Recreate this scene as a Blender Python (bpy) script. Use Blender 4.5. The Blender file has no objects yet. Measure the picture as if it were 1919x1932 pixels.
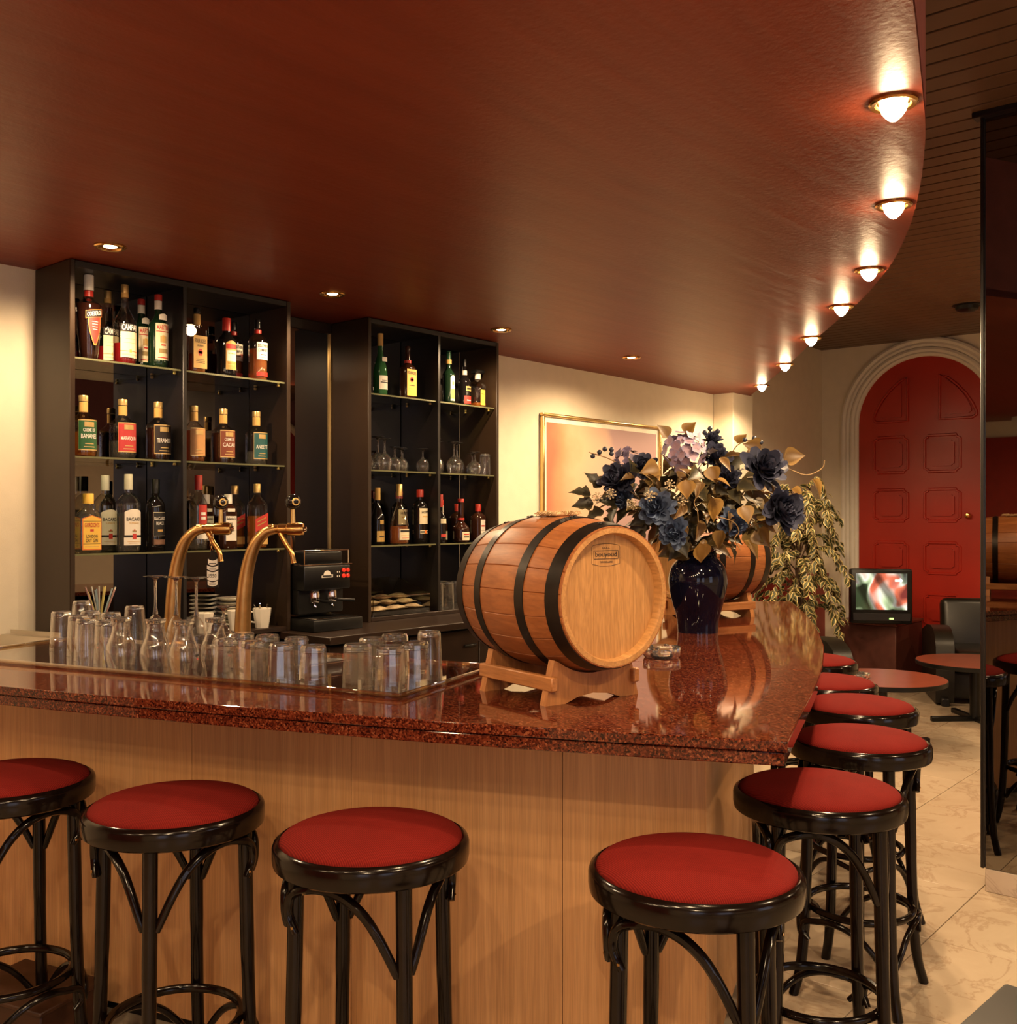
import bpy, bmesh, math, random
from mathutils import Vector, Matrix, Euler

# ------------------------------------------------------------------ camera, world, exposure
random.seed(7)
SC = bpy.context.scene
COL = SC.collection
PI = math.pi
TH = math.radians(40.5)                  # the back wall runs along +X, 40.5 degrees right of the view
CT, ST = math.cos(TH), math.sin(TH)
RZ = TH - PI / 2                         # turn that makes local X = to the right, local Y = away
EYE = 1.42

cam_d = bpy.data.cameras.new('camera')
cam = bpy.data.objects.new('camera', cam_d)
COL.objects.link(cam)
cam.location = (0, 0, EYE)
cam.rotation_euler = (PI / 2, 0, RZ)
cam_d.sensor_fit = 'HORIZONTAL'
cam_d.sensor_width = 36.0
cam_d.lens = 36.0 * 1920 / 1919
cam_d.shift_y = 8.0 / 1919
cam_d.clip_start = 0.05
SC.camera = cam

wd = bpy.data.worlds.new('world')
SC.world = wd
wd.use_nodes = True
wd.node_tree.nodes['Background'].inputs[0].default_value = (0.5, 0.42, 0.36, 1)
wd.node_tree.nodes['Background'].inputs[1].default_value = 0.008

vs = SC.view_settings
SC.display_settings.display_device = 'sRGB'
vs.view_transform = 'Standard'
vs.look = 'None'
vs.gamma = 1.0
vs.use_curve_mapping = False
vs.exposure = 0.6
SC.cycles.use_denoising = True
SC.cycles.max_bounces = 6
SC.cycles.diffuse_bounces = 3
SC.cycles.glossy_bounces = 3
SC.cycles.transmission_bounces = 6
SC.cycles.transparent_max_bounces = 20
SC.cycles.use_adaptive_sampling = True
SC.cycles.adaptive_threshold = 0.06
SC.cycles.sample_clamp_indirect = 4.0
SC.cycles.caustics_refractive = False
SC.cycles.caustics_reflective = False

WARM = (1.0, 0.70, 0.40)
EDGE_W, INNER_W, FILL_W = 33.0, 31.0, 44.0     # lamp powers: soffit edge, back bar row, added out-of-view fill
DAY = 1.15                                # daylight behind the windows


def W(l, d, z=0.0):
    """right / away of the standpoint -> room axes"""
    return Vector((CT * d + ST * l, ST * d - CT * l, z))


# ------------------------------------------------------------------ materials
MATS = {}


def nodes(name):
    m = bpy.data.materials.new(name)
    m.use_nodes = True
    nt = m.node_tree
    b = nt.nodes['Principled BSDF']
    return m, nt, b, nt.nodes['Material Output']


def N(nt, kind, **kw):
    n = nt.nodes.new(kind)
    for k, v in kw.items():
        if k in n.inputs:
            n.inputs[k].default_value = v
        else:
            setattr(n, k, v)
    return n


def ramp(nt, fac, stops):
    r = nt.nodes.new('ShaderNodeValToRGB')
    e = r.color_ramp.elements
    while len(e) < len(stops):
        e.new(0.5)
    for i, (p, c) in enumerate(stops):
        e[i].position = p
        e[i].color = (*c, 1)
    nt.links.new(fac, r.inputs[0])
    return r


def coord(nt, scale=(1, 1, 1), world=False, rot=(0, 0, 0)):
    mp = N(nt, 'ShaderNodeMapping')
    mp.inputs['Scale'].default_value = scale
    mp.inputs['Rotation'].default_value = rot
    if world:
        g = N(nt, 'ShaderNodeNewGeometry')
        nt.links.new(g.outputs['Position'], mp.inputs[0])
    else:
        g = N(nt, 'ShaderNodeTexCoord')
        nt.links.new(g.outputs['Object'], mp.inputs[0])
    return mp


def bump(nt, b, height, strength, dist=0.002):
    n = N(nt, 'ShaderNodeBump')
    n.inputs['Strength'].default_value = strength
    n.inputs['Distance'].default_value = dist
    nt.links.new(height, n.inputs['Height'])
    nt.links.new(n.outputs[0], b.inputs['Normal'])


def P(name, col, rough=0.5, metal=0.0, var=0.12, vscale=12.0, bmp=0.0, bscale=300.0, spec=0.5, coat=0.0, emit=None, es=0.0, sheen=0.0):
    """procedural principled paint: noise tints the colour and roughness, optional fine relief"""
    if name in MATS:
        return MATS[name]
    m, nt, b, o = nodes(name)
    c = coord(nt)
    n = N(nt, 'ShaderNodeTexNoise', Scale=vscale, Detail=3.0)
    nt.links.new(c.outputs[0], n.inputs['Vector'])
    lo = tuple(x * (1 - var) for x in col)
    hi = tuple(min(1, x * (1 + var)) for x in col)
    r = ramp(nt, n.outputs[0], [(0.3, lo), (0.7, hi)])
    nt.links.new(r.outputs[0], b.inputs['Base Color'])
    b.inputs['Roughness'].default_value = rough
    b.inputs['Metallic'].default_value = metal
    b.inputs['Specular IOR Level'].default_value = spec
    b.inputs['Coat Weight'].default_value = coat
    b.inputs['Coat Roughness'].default_value = 0.08
    b.inputs['Sheen Weight'].default_value = sheen
    if emit:
        b.inputs['Emission Color'].default_value = (*emit, 1)
        b.inputs['Emission Strength'].default_value = es
    if bmp:
        n2 = N(nt, 'ShaderNodeTexNoise', Scale=bscale, Detail=2.0)
        nt.links.new(c.outputs[0], n2.inputs['Vector'])
        bump(nt, b, n2.outputs[0], bmp)
    MATS[name] = m
    return m


def thin_glass(name, tint=(0.96, 0.97, 0.95), refl=0.9, base=0.05, power=3.0, glint_white=0.0):
    """a thin clear wall: lets light straight through, mirrors more at grazing angles"""
    if name in MATS:
        return MATS[name]
    m, nt, b, o = nodes(name)
    nt.nodes.remove(b)
    lw = N(nt, 'ShaderNodeLayerWeight', Blend=0.5)
    pw = N(nt, 'ShaderNodeMath', operation='POWER')
    nt.links.new(lw.outputs['Facing'], pw.inputs[0])
    pw.inputs[1].default_value = power
    mu = N(nt, 'ShaderNodeMath', operation='MULTIPLY_ADD')
    nt.links.new(pw.outputs[0], mu.inputs[0])
    mu.inputs[1].default_value = refl
    mu.inputs[2].default_value = base
    t = N(nt, 'ShaderNodeBsdfTransparent')
    t.inputs[0].default_value = (*tint, 1)
    g = N(nt, 'ShaderNodeBsdfGlossy')
    g.inputs['Roughness'].default_value = 0.015
    g.inputs[0].default_value = (1, 1, 1, 1)
    mx = N(nt, 'ShaderNodeMixShader')
    nt.links.new(mu.outputs[0], mx.inputs[0])
    nt.links.new(t.outputs[0], mx.inputs[1])
    nt.links.new(g.outputs[0], mx.inputs[2])
    out = mx.outputs[0]
    if glint_white:
        df = N(nt, 'ShaderNodeBsdfDiffuse')  # diffuse white mixed into the wall to imitate sparkle
        df.inputs[0].default_value = (0.85, 0.84, 0.82, 1)
        m2 = N(nt, 'ShaderNodeMixShader')
        m2.inputs[0].default_value = glint_white
        nt.links.new(out, m2.inputs[1])
        nt.links.new(df.outputs[0], m2.inputs[2])
        out = m2.outputs[0]
    nt.links.new(out, o.inputs[0])
    MATS[name] = m
    return m


def solid_glass(name, col=(1, 1, 1), rough=0.02, ior=1.48, glint_white=0.0):
    if name in MATS:
        return MATS[name]
    m, nt, b, o = nodes(name)
    b.inputs['Base Color'].default_value = (*col, 1)
    b.inputs['Transmission Weight'].default_value = 1.0
    b.inputs['Roughness'].default_value = rough
    b.inputs['IOR'].default_value = ior
    if glint_white:
        b.inputs['Transmission Weight'].default_value = 1.0 - glint_white  # some opaque white in the glass stands in for bright refracted edges
        b.inputs['Base Color'].default_value = (0.93, 0.92, 0.9, 1)
    MATS[name] = m
    return m


def liquid(name, col, clear=0.55):
    if name in MATS:
        return MATS[name]
    m, nt, b, o = nodes(name)
    b.inputs['Base Color'].default_value = (*[x * 0.5 for x in col], 1)
    b.inputs['Roughness'].default_value = 0.08
    t = N(nt, 'ShaderNodeBsdfTransparent')
    t.inputs[0].default_value = (*col, 1)
    mx = N(nt, 'ShaderNodeMixShader')
    mx.inputs[0].default_value = 1 - clear
    nt.links.new(t.outputs[0], mx.inputs[1])
    nt.links.new(b.outputs[0], mx.inputs[2])
    nt.links.new(mx.outputs[0], o.inputs[0])
    MATS[name] = m
    return m


def glow(name, col, s):
    if name in MATS:
        return MATS[name]
    m, nt, b, o = nodes(name)
    b.inputs['Emission Color'].default_value = (*col, 1)
    b.inputs['Emission Strength'].default_value = s
    MATS[name] = m
    return m


def wood(name, c1, c2, scale=1.0, stretch=(14, 14, 1.2), rough=0.45, rnd=True, rings=True, coat=0.0, fine=True):
    """grain stretched along local Z"""
    if name in MATS:
        return MATS[name]
    m, nt, b, o = nodes(name)
    c = coord(nt, tuple(s * scale for s in stretch))
    if rnd:
        oi = N(nt, 'ShaderNodeObjectInfo')
        ad = N(nt, 'ShaderNodeVectorMath', operation='ADD')
        ml = N(nt, 'ShaderNodeMath', operation='MULTIPLY')
        ml.inputs[1].default_value = 40.0
        nt.links.new(oi.outputs['Random'], ml.inputs[0])
        nt.links.new(c.outputs[0], ad.inputs[0])
        nt.links.new(ml.outputs[0], ad.inputs[1])
        vec = ad.outputs[0]
    else:
        vec = c.outputs[0]
    n = N(nt, 'ShaderNodeTexNoise', Scale=1.6, Detail=5.0, Roughness=0.6, Distortion=0.6)
    nt.links.new(vec, n.inputs['Vector'])
    fac = n.outputs[0]
    if rings:
        w = N(nt, 'ShaderNodeMath', operation='MULTIPLY')
        w.inputs[1].default_value = 34.0
        nt.links.new(n.outputs[0], w.inputs[0])
        s = N(nt, 'ShaderNodeMath', operation='SINE')
        nt.links.new(w.outputs[0], s.inputs[0])
        mr = N(nt, 'ShaderNodeMapRange')
        mr.inputs[1].default_value = -1
        mr.inputs[2].default_value = 1
        nt.links.new(s.outputs[0], mr.inputs[0])
        mixf = N(nt, 'ShaderNodeMix')
        mixf.inputs[0].default_value = 0.28
        nt.links.new(n.outputs[0], mixf.inputs[2])
        nt.links.new(mr.outputs[0], mixf.inputs[3])
        fac = mixf.outputs[0]
    r = ramp(nt, fac, [(0.28, c1), (0.72, c2)])
    col = r.outputs[0]
    if fine:
        c2n = coord(nt, tuple(s * scale * 9 for s in stretch))
        f = N(nt, 'ShaderNodeTexNoise', Scale=1.5, Detail=2.0)
        nt.links.new(c2n.outputs[0], f.inputs['Vector'])
        rr = ramp(nt, f.outputs[0], [(0.35, (0.72, 0.72, 0.72)), (0.6, (1, 1, 1))])
        mx = N(nt, 'ShaderNodeMix', data_type='RGBA', blend_type='MULTIPLY')
        mx.inputs[0].default_value = 0.6
        nt.links.new(col, mx.inputs[6])
        nt.links.new(rr.outputs[0], mx.inputs[7])
        col = mx.outputs[2]
        bump(nt, b, f.outputs[0], 0.08)
    nt.links.new(col, b.inputs['Base Color'])
    b.inputs['Roughness'].default_value = rough
    b.inputs['Coat Weight'].default_value = coat
    MATS[name] = m
    return m


def granite():
    m, nt, b, o = nodes('red_granite')
    c = coord(nt, world=True)
    v1 = N(nt, 'ShaderNodeTexVoronoi', Scale=260.0)
    v2 = N(nt, 'ShaderNodeTexNoise', Scale=170.0, Detail=4.0, Roughness=0.7)
    v3 = N(nt, 'ShaderNodeTexNoise', Scale=14.0, Detail=2.0)
    for n in (v1, v2, v3):
        nt.links.new(c.outputs[0], n.inputs['Vector'])
    r1 = ramp(nt, v1.outputs['Color'], [(0.1, (0.012, 0.003, 0.002)), (0.42, (0.085, 0.016, 0.007)), (0.72, (0.17, 0.036, 0.015)), (0.97, (0.32, 0.11, 0.05))])
    r2 = ramp(nt, v2.outputs[0], [(0.34, (0.25, 0.16, 0.14)), (0.5, (1, 1, 1)), (0.72, (1.0, 0.9, 0.85))])
    mx = N(nt, 'ShaderNodeMix', data_type='RGBA', blend_type='MULTIPLY')
    mx.inputs[0].default_value = 0.85
    nt.links.new(r1.outputs[0], mx.inputs[6])
    nt.links.new(r2.outputs[0], mx.inputs[7])
    r3 = ramp(nt, v3.outputs[0], [(0.3, (0.8, 0.8, 0.8)), (0.7, (1, 1, 1))])
    m2 = N(nt, 'ShaderNodeMix', data_type='RGBA', blend_type='MULTIPLY')
    m2.inputs[0].default_value = 0.7
    nt.links.new(mx.outputs[2], m2.inputs[6])
    nt.links.new(r3.outputs[0], m2.inputs[7])
    nt.links.new(m2.outputs[2], b.inputs['Base Color'])
    b.inputs['Roughness'].default_value = 0.05
    b.inputs['Specular IOR Level'].default_value = 0.55
    return m


def marble(name, c1, c2, vein, rough=0.25):
    m, nt, b, o = nodes(name)
    c = coord(nt, world=True)
    oi = N(nt, 'ShaderNodeObjectInfo')
    ml = N(nt, 'ShaderNodeMath', operation='MULTIPLY')
    ml.inputs[1].default_value = 30.0
    nt.links.new(oi.outputs['Random'], ml.inputs[0])
    ad = N(nt, 'ShaderNodeVectorMath', operation='ADD')
    nt.links.new(c.outputs[0], ad.inputs[0])
    nt.links.new(ml.outputs[0], ad.inputs[1])
    n1 = N(nt, 'ShaderNodeTexNoise', Scale=2.2, Detail=6.0, Roughness=0.62, Distortion=0.6)
    n2 = N(nt, 'ShaderNodeTexNoise', Scale=2.6, Detail=9.0, Roughness=0.62, Distortion=0.9)
    for n in (n1, n2):
        nt.links.new(ad.outputs[0], n.inputs['Vector'])
    r1 = ramp(nt, n1.outputs[0], [(0.3, c1), (0.7, c2)])
    r2 = ramp(nt, n2.outputs[0], [(0.475, (1, 1, 1)), (0.5, vein), (0.525, (1, 1, 1))])
    mx = N(nt, 'ShaderNodeMix', data_type='RGBA', blend_type='MULTIPLY')
    mx.inputs[0].default_value = 0.5
    nt.links.new(r1.outputs[0], mx.inputs[6])
    nt.links.new(r2.outputs[0], mx.inputs[7])
    nt.links.new(mx.outputs[2], b.inputs['Base Color'])
    b.inputs['Roughness'].default_value = rough
    return m


def fabric(name, c1, c2):
    """ribbed upholstery: diagonal twill relief"""
    m, nt, b, o = nodes(name)
    c = coord(nt, (1, 1, 0.0))
    w = N(nt, 'ShaderNodeTexWave', Scale=118.0, Distortion=0.2)
    w.bands_direction = 'DIAGONAL'
    w2 = N(nt, 'ShaderNodeTexNoise', Scale=420.0, Detail=1.0)
    w3 = N(nt, 'ShaderNodeTexNoise', Scale=9.0, Detail=3.0)
    for n in (w, w2, w3):
        nt.links.new(c.outputs[0], n.inputs['Vector'])
    mxf = N(nt, 'ShaderNodeMath', operation='MULTIPLY')
    nt.links.new(w.outputs['Fac'], mxf.inputs[0])
    nt.links.new(w2.outputs[0], mxf.inputs[1])
    r = ramp(nt, mxf.outputs[0], [(0.05, c1), (0.5, c2)])
    r3 = ramp(nt, w3.outputs[0], [(0.35, (0.85, 0.85, 0.85)), (0.65, (1, 1, 1))])
    mx = N(nt, 'ShaderNodeMix', data_type='RGBA', blend_type='MULTIPLY')
    mx.inputs[0].default_value = 0.8
    nt.links.new(r.outputs[0], mx.inputs[6])
    nt.links.new(r3.outputs[0], mx.inputs[7])
    nt.links.new(mx.outputs[2], b.inputs['Base Color'])
    b.inputs['Roughness'].default_value = 0.9
    b.inputs['Specular IOR Level'].default_value = 0.08
    bump(nt, b, mxf.outputs[0], 0.3, 0.0012)
    return m


def soffit_paint():
    m, nt, b, o = nodes('red_soffit_paint')
    c = coord(nt, (1.2, 9.0, 1.0), world=True)
    n = N(nt, 'ShaderNodeTexNoise', Scale=1.6, Detail=4.0)
    c2 = coord(nt, world=True)
    n2 = N(nt, 'ShaderNodeTexNoise', Scale=60.0, Detail=3.0)
    nt.links.new(c.outputs[0], n.inputs['Vector'])
    nt.links.new(c2.outputs[0], n2.inputs['Vector'])
    r = ramp(nt, n.outputs[0], [(0.3, (0.172, 0.0285, 0.0125)), (0.7, (0.21, 0.037, 0.016))])
    nt.links.new(r.outputs[0], b.inputs['Base Color'])
    b.inputs['Roughness'].default_value = 0.43
    b.inputs['Specular IOR Level'].default_value = 0.28
    ad = N(nt, 'ShaderNodeMath', operation='MULTIPLY_ADD')
    nt.links.new(n.outputs[0], ad.inputs[0])
    ad.inputs[1].default_value = 3.0
    nt.links.new(n2.outputs[0], ad.inputs[2])
    bump(nt, b, ad.outputs[0], 0.25, 0.003)
    return m


def leaf_mat(name, mid, rim, rough=0.45):
    """leaf with a paler margin, read from the mesh attribute 'rim'"""
    if name in MATS:
        return MATS[name]
    m, nt, b, o = nodes(name)
    a = N(nt, 'ShaderNodeAttribute', attribute_name='rim')
    c = coord(nt)
    n = N(nt, 'ShaderNodeTexNoise', Scale=40.0, Detail=2.0)
    nt.links.new(c.outputs[0], n.inputs['Vector'])
    ad = N(nt, 'ShaderNodeMath', operation='MULTIPLY_ADD')
    nt.links.new(n.outputs[0], ad.inputs[0])
    ad.inputs[1].default_value = 0.5
    nt.links.new(a.outputs['Fac'], ad.inputs[2])
    oi = N(nt, 'ShaderNodeObjectInfo')
    r = ramp(nt, ad.outputs[0], [(0.66, mid), (1.0, rim)])
    hv = N(nt, 'ShaderNodeHueSaturation')
    mr = N(nt, 'ShaderNodeMapRange')
    mr.inputs[3].default_value = 0.7
    mr.inputs[4].default_value = 1.3
    nt.links.new(oi.outputs['Random'], mr.inputs[0])
    nt.links.new(mr.outputs[0], hv.inputs['Value'])
    nt.links.new(r.outputs[0], hv.inputs['Color'])
    nt.links.new(hv.outputs[0], b.inputs['Base Color'])
    b.inputs['Roughness'].default_value = rough
    MATS[name] = m
    return m


GRANITE = granite()
TILE = marble('beige_marble', (0.50, 0.385, 0.265), (0.60, 0.48, 0.345), (0.62, 0.52, 0.46))
PLINTH_STONE = marble('pillar_marble', (0.52, 0.42, 0.33), (0.66, 0.55, 0.45), (0.6, 0.5, 0.48))
SEATRED = fabric('red_ribbed_fabric', (0.12, 0.0078, 0.006), (0.20, 0.0142, 0.010))
SOFFIT = soffit_paint()
VENEER = wood('pale_veneer', (0.56, 0.29, 0.12), (0.70, 0.395, 0.18), 1.0, (26, 26, 0.55), 0.5, rings=False)
BARREL_W = wood('barrel_oak', (0.31, 0.10, 0.028), (0.43, 0.155, 0.047), 1.0, (9, 9, 1.6), 0.42)
HEAD_W = wood('barrel_head_oak', (0.44, 0.215, 0.068), (0.58, 0.30, 0.105), 1.0, (14, 14, 1.8), 0.45)
CRADLE_W = wood('cradle_pine', (0.42, 0.165, 0.05), (0.56, 0.24, 0.08), 1.0, (12, 12, 1.5), 0.45)
BENTWOOD = P('black_bentwood', (0.006, 0.0032, 0.0022), 0.15, var=0.4, vscale=30, spec=0.30)
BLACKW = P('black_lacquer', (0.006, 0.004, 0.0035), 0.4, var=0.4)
BROWNBLK = P('dark_brown_laminate', (0.020, 0.010, 0.006), 0.35, var=0.2)
BRASS = P('aged_brass', (0.62, 0.36, 0.12), 0.22, 1.0, var=0.15, vscale=20)
BRASSD = P('dull_brass', (0.45, 0.26, 0.10), 0.35, 1.0, var=0.2, vscale=25)
GOLD = P('gold_frame', (0.75, 0.52, 0.22), 0.25, 1.0)
STEEL = P('stainless_steel', (0.62, 0.57, 0.5), 0.28, 1.0, var=0.06)
CHROME = P('chrome', (0.85, 0.83, 0.8), 0.06, 1.0, var=0.02)
IRON = P('hoop_iron', (0.018, 0.013, 0.010), 0.38, 0.5, var=0.3, vscale=30)
CREAM = P('cream_wallpaper', (0.74, 0.65, 0.50), 0.85, var=0.03, bmp=0.35, bscale=260)
WHITEPAINT = P('white_paint', (0.72, 0.67, 0.58), 0.55, var=0.03)
REDDOOR = P('red_gloss_paint', (0.36, 0.020, 0.010), 0.3, var=0.08, vscale=3)
REDWALL = P('red_wall_paint', (0.30, 0.020, 0.012), 0.4, var=0.1)
MAUVE = P('mauve_paint', (0.22, 0.09, 0.12), 0.7, var=0.05)
SLATM = P('brown_slat', (0.125, 0.066, 0.032), 0.42, var=0.15, vscale=4)
DARKGAP = P('black_backing', (0.006, 0.004, 0.003), 0.9)
LEATHER = P('black_leather', (0.010, 0.008, 0.0055), 0.36, var=0.3, bmp=0.2, bscale=180)
TABLETOP = P('red_brown_tabletop', (0.20, 0.050, 0.026), 0.28, var=0.1)
BLACKMET = P('black_metal', (0.006, 0.0055, 0.005), 0.35, var=0.3, spec=0.3)
CERAMIC = P('white_china', (0.72, 0.66, 0.56), 0.2, var=0.03)
NAVYGLAZE = P('navy_glaze', (0.004, 0.004, 0.012), 0.06, var=0.3, spec=0.4)
BURLAP = P('burlap', (0.56, 0.38, 0.20), 0.95, var=0.3, vscale=60)
MIRROR = P('mirror_silver', (0.30, 0.28, 0.27), 0.015, 1.0, var=0.0)
MIRRORD = P('tinted_mirror', (0.24, 0.22, 0.20), 0.015, 1.0, var=0.0)
CLEAR = thin_glass('thin_glass', (0.985, 0.985, 0.975), 1.0, 0.05, 2.2, 0.010)
SHELFG = thin_glass('shelf_glass', (0.80, 0.86, 0.72), 0.7, 0.10, 2.0)
ACRYL = thin_glass('acrylic', (0.94, 0.93, 0.90), 0.8, 0.06, 3.0)
THICK = solid_glass('solid_glass', glint_white=0.05)
GLASSEDGE = P('glass_edge', (0.13, 0.13, 0.065), 0.2, var=0.1, spec=0.8)
BOTTLEG = thin_glass('bottle_glass', (0.93, 0.92, 0.88), 0.85, 0.06, 2.4)
INK = P('black_ink', (0.012, 0.010, 0.010), 0.6)
INKRED = P('red_ink', (0.50, 0.03, 0.02), 0.6)
INKGOLD = P('gold_ink', (0.62, 0.40, 0.12), 0.35, 0.6)
PAPER = P('white_paper', (0.74, 0.68, 0.58), 0.7, var=0.04)
PAPERC = P('cream_paper', (0.72, 0.62, 0.42), 0.7, var=0.05)
PAPERY = P('yellow_paper', (0.78, 0.48, 0.07), 0.6, var=0.05)
PAPERO = P('ochre_paper', (0.60, 0.36, 0.10), 0.6, var=0.06)
WHITEINK = P('white_ink', (0.80, 0.76, 0.68), 0.6, var=0.02)
REDCAP = P('red_cap', (0.46, 0.03, 0.02), 0.35)
GOLDCAP = P('gold_cap', (0.72, 0.50, 0.20), 0.3, 0.7)
WHITECAP = P('white_cap', (0.75, 0.70, 0.62), 0.4)
BLACKCAP = P('black_cap', (0.006, 0.0055, 0.0055), 0.3, spec=0.35)
GREENCAP = P('green_cap', (0.02, 0.09, 0.04), 0.35)
ORANGE = P('orange_print', (0.75, 0.20, 0.03), 0.55)

# ------------------------------------------------------------------ mesh helpers


class MB:
    def __init__(s):
        s.v, s.f, s.mi, s.rim = [], [], [], {}

    def add(s, vv, ff, mat=0, M=None):
        o = len(s.v)
        s.v += [tuple(M @ Vector(p)) if M else tuple(p) for p in vv]
        s.f += [tuple(i + o for i in q) for q in ff]
        s.mi += [mat] * len(ff)
        return o

    def box(s, x0, x1, y0, y1, z0, z1, mat=0, M=None):
        s.add([(x0, y0, z0), (x1, y0, z0), (x1, y1, z0), (x0, y1, z0), (x0, y0, z1), (x1, y0, z1), (x1, y1, z1), (x0, y1, z1)],
              [(0, 3, 2, 1), (4, 5, 6, 7), (0, 1, 5, 4), (1, 2, 6, 5), (2, 3, 7, 6), (3, 0, 4, 7)], mat, M)
        return s

    def rbox(s, c, size, r=0.01, seg=2, mat=0, M=None):
        bm = bmesh.new()
        bmesh.ops.create_cube(bm, size=1.0)
        for v in bm.verts:
            v.co = Vector((v.co.x * size[0], v.co.y * size[1], v.co.z * size[2]))
        bmesh.ops.bevel(bm, geom=bm.edges[:], offset=min(r, min(size) * 0.48), segments=seg, profile=0.5, affect='EDGES')
        bm.verts.index_update()
        T = Matrix.Translation(c)
        s.add([v.co.copy() for v in bm.verts], [[v.index for v in f.verts] for f in bm.faces], mat, (M @ T) if M else T)
        bm.free()
        return s

    def prism(s, poly, z0, z1, mat=0, M=None):
        """poly counter-clockwise"""
        n = len(poly)
        a = sum(poly[i][0] * poly[(i + 1) % n][1] - poly[(i + 1) % n][0] * poly[i][1] for i in range(n))
        if a < 0:
            poly = poly[::-1]
        s.add([(p[0], p[1], z0) for p in poly] + [(p[0], p[1], z1) for p in poly],
              [tuple(range(n - 1, -1, -1)), tuple(range(n, 2 * n))] + [(i, (i + 1) % n, n + (i + 1) % n, n + i) for i in range(n)], mat, M)
        return s

    def lathe(s, prof, seg=24, mat=0, M=None, a0=0.0, a1=2 * PI, closed=True):
        full = abs(a1 - a0 - 2 * PI) < 1e-6
        k = seg if full else seg + 1
        vv, ff = [], []
        for r, z in prof:
            for i in range(k):
                a = a0 + (a1 - a0) * i / seg
                vv.append((max(r, 1e-5) * math.cos(a), max(r, 1e-5) * math.sin(a), z))
        for j in range(len(prof) - 1):
            for i in range(seg):
                i2 = (i + 1) % k
                ff.append((j * k + i, j * k + i2, (j + 1) * k + i2, (j + 1) * k + i))
        if closed and full:
            ff.append(tuple(range(k - 1, -1, -1)))
            ff.append(tuple((len(prof) - 1) * k + i for i in range(k)))
        s.add(vv, ff, mat, M)
        return s

    def tube(s, pts, r, seg=8, mat=0, closed=False, M=None, flat=1.0):
        pts = [Vector(p) for p in pts]
        n = len(pts)
        rr = r if isinstance(r, (list, tuple)) else [r] * n
        vv, ff = [], []
        ref = None
        for i, p in enumerate(pts):
            if closed:
                t = pts[(i + 1) % n] - pts[i - 1]
            else:
                t = pts[min(i + 1, n - 1)] - pts[max(i - 1, 0)]
            t.normalize()
            if ref is None:
                ref = Vector((0, 0, 1)) if abs(t.z) < 0.9 else Vector((1, 0, 0))
            x = t.cross(ref)
            if x.length < 1e-6:
                x = t.orthogonal()
            x.normalize()
            y = x.cross(t).normalized()
            ref = y
            for k in range(seg):
                a = 2 * PI * k / seg
                vv.append(p + x * math.cos(a) * rr[i] + y * math.sin(a) * rr[i] * flat)
        m = n if closed else n - 1
        for i in range(m):
            for k in range(seg):
                a, b2 = i * seg + k, i * seg + (k + 1) % seg
                c, d = ((i + 1) % n) * seg + (k + 1) % seg, ((i + 1) % n) * seg + k
                ff.append((a, b2, c, d))
        if not closed:
            ff.append(tuple(range(seg - 1, -1, -1)))
            ff.append(tuple((n - 1) * seg + k for k in range(seg)))
        s.add(vv, ff, mat, M)
        return s

    def mesh(s, name, mats, smooth=40):
        me = bpy.data.meshes.new(name)
        me.from_pydata(s.v, [], s.f)
        mats = mats if isinstance(mats, (list, tuple)) else [mats]
        for m in mats:
            me.materials.append(m)
        if len(mats) > 1:
            me.polygons.foreach_set('material_index', s.mi)
        if smooth:
            me.polygons.foreach_set('use_smooth', [True] * len(me.polygons))
            me.set_sharp_from_angle(angle=math.radians(smooth))
        if s.rim:
            at = me.attributes.new('rim', 'FLOAT', 'POINT')
            at.data.foreach_set('value', [s.rim.get(i, 0.0) for i in range(len(s.v))])
        me.update()
        return me

    def build(s, name, mats, parent=None, loc=(0, 0, 0), rot=(0, 0, 0), smooth=40):
        return put(name, s.mesh(name, mats, smooth), parent, loc, rot)


def put(name, me, parent=None, loc=(0, 0, 0), rot=(0, 0, 0), scale=(1, 1, 1)):
    o = bpy.data.objects.new(name, me)
    COL.objects.link(o)
    o.parent = parent
    o.location = loc
    o.rotation_euler = rot
    o.scale = scale
    return o


def tag(o, label, cat, group=None):
    o['label'] = label
    o['category'] = cat
    if group:
        o['group'] = group
    return o


def thing(name, label, cat, loc=(0, 0, 0), rz=0.0, group=None, rot=None):
    o = bpy.data.objects.new(name, None)
    COL.objects.link(o)
    o.location = loc
    o.rotation_euler = rot if rot else (0, 0, rz)
    o.empty_display_size = 0.1
    return tag(o, label, cat, group)


def struct(o):
    o['kind'] = 'structure'
    return o


def dup(root, label, loc, rz=0.0, rot=None):
    r = root.copy()
    COL.objects.link(r)
    r.location = loc
    r.rotation_euler = rot if rot else (0, 0, rz)
    r['label'] = label
    for ch in list(root.children):
        c = ch.copy()
        COL.objects.link(c)
        c.parent = r
        for g in ch.children:
            e = g.copy()
            COL.objects.link(e)
            e.parent = c
    return r


def smooth_path(pts, k=6):
    """Catmull-Rom through points"""
    pts = [Vector(p) for p in pts]
    P0 = [pts[0] * 2 - pts[1]] + pts + [pts[-1] * 2 - pts[-2]]
    out = []
    for i in range(1, len(P0) - 2):
        a, b, c, d = P0[i - 1:i + 3]
        for j in range(k):
            t = j / k
            out.append(0.5 * ((2 * b) + (c - a) * t + (2 * a - 5 * b + 4 * c - d) * t * t + (3 * b - a - 3 * c + d) * t ** 3))
    out.append(pts[-1])
    return out


def offset_path(path, off):
    """shift a 2D polyline to its left by off"""
    out = []
    for i, p in enumerate(path):
        t = (path[min(i + 1, len(path) - 1)] - path[max(i - 1, 0)]).normalized()
        out.append(Vector((p.x - t.y * off, p.y + t.x * off)))
    return out


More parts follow.
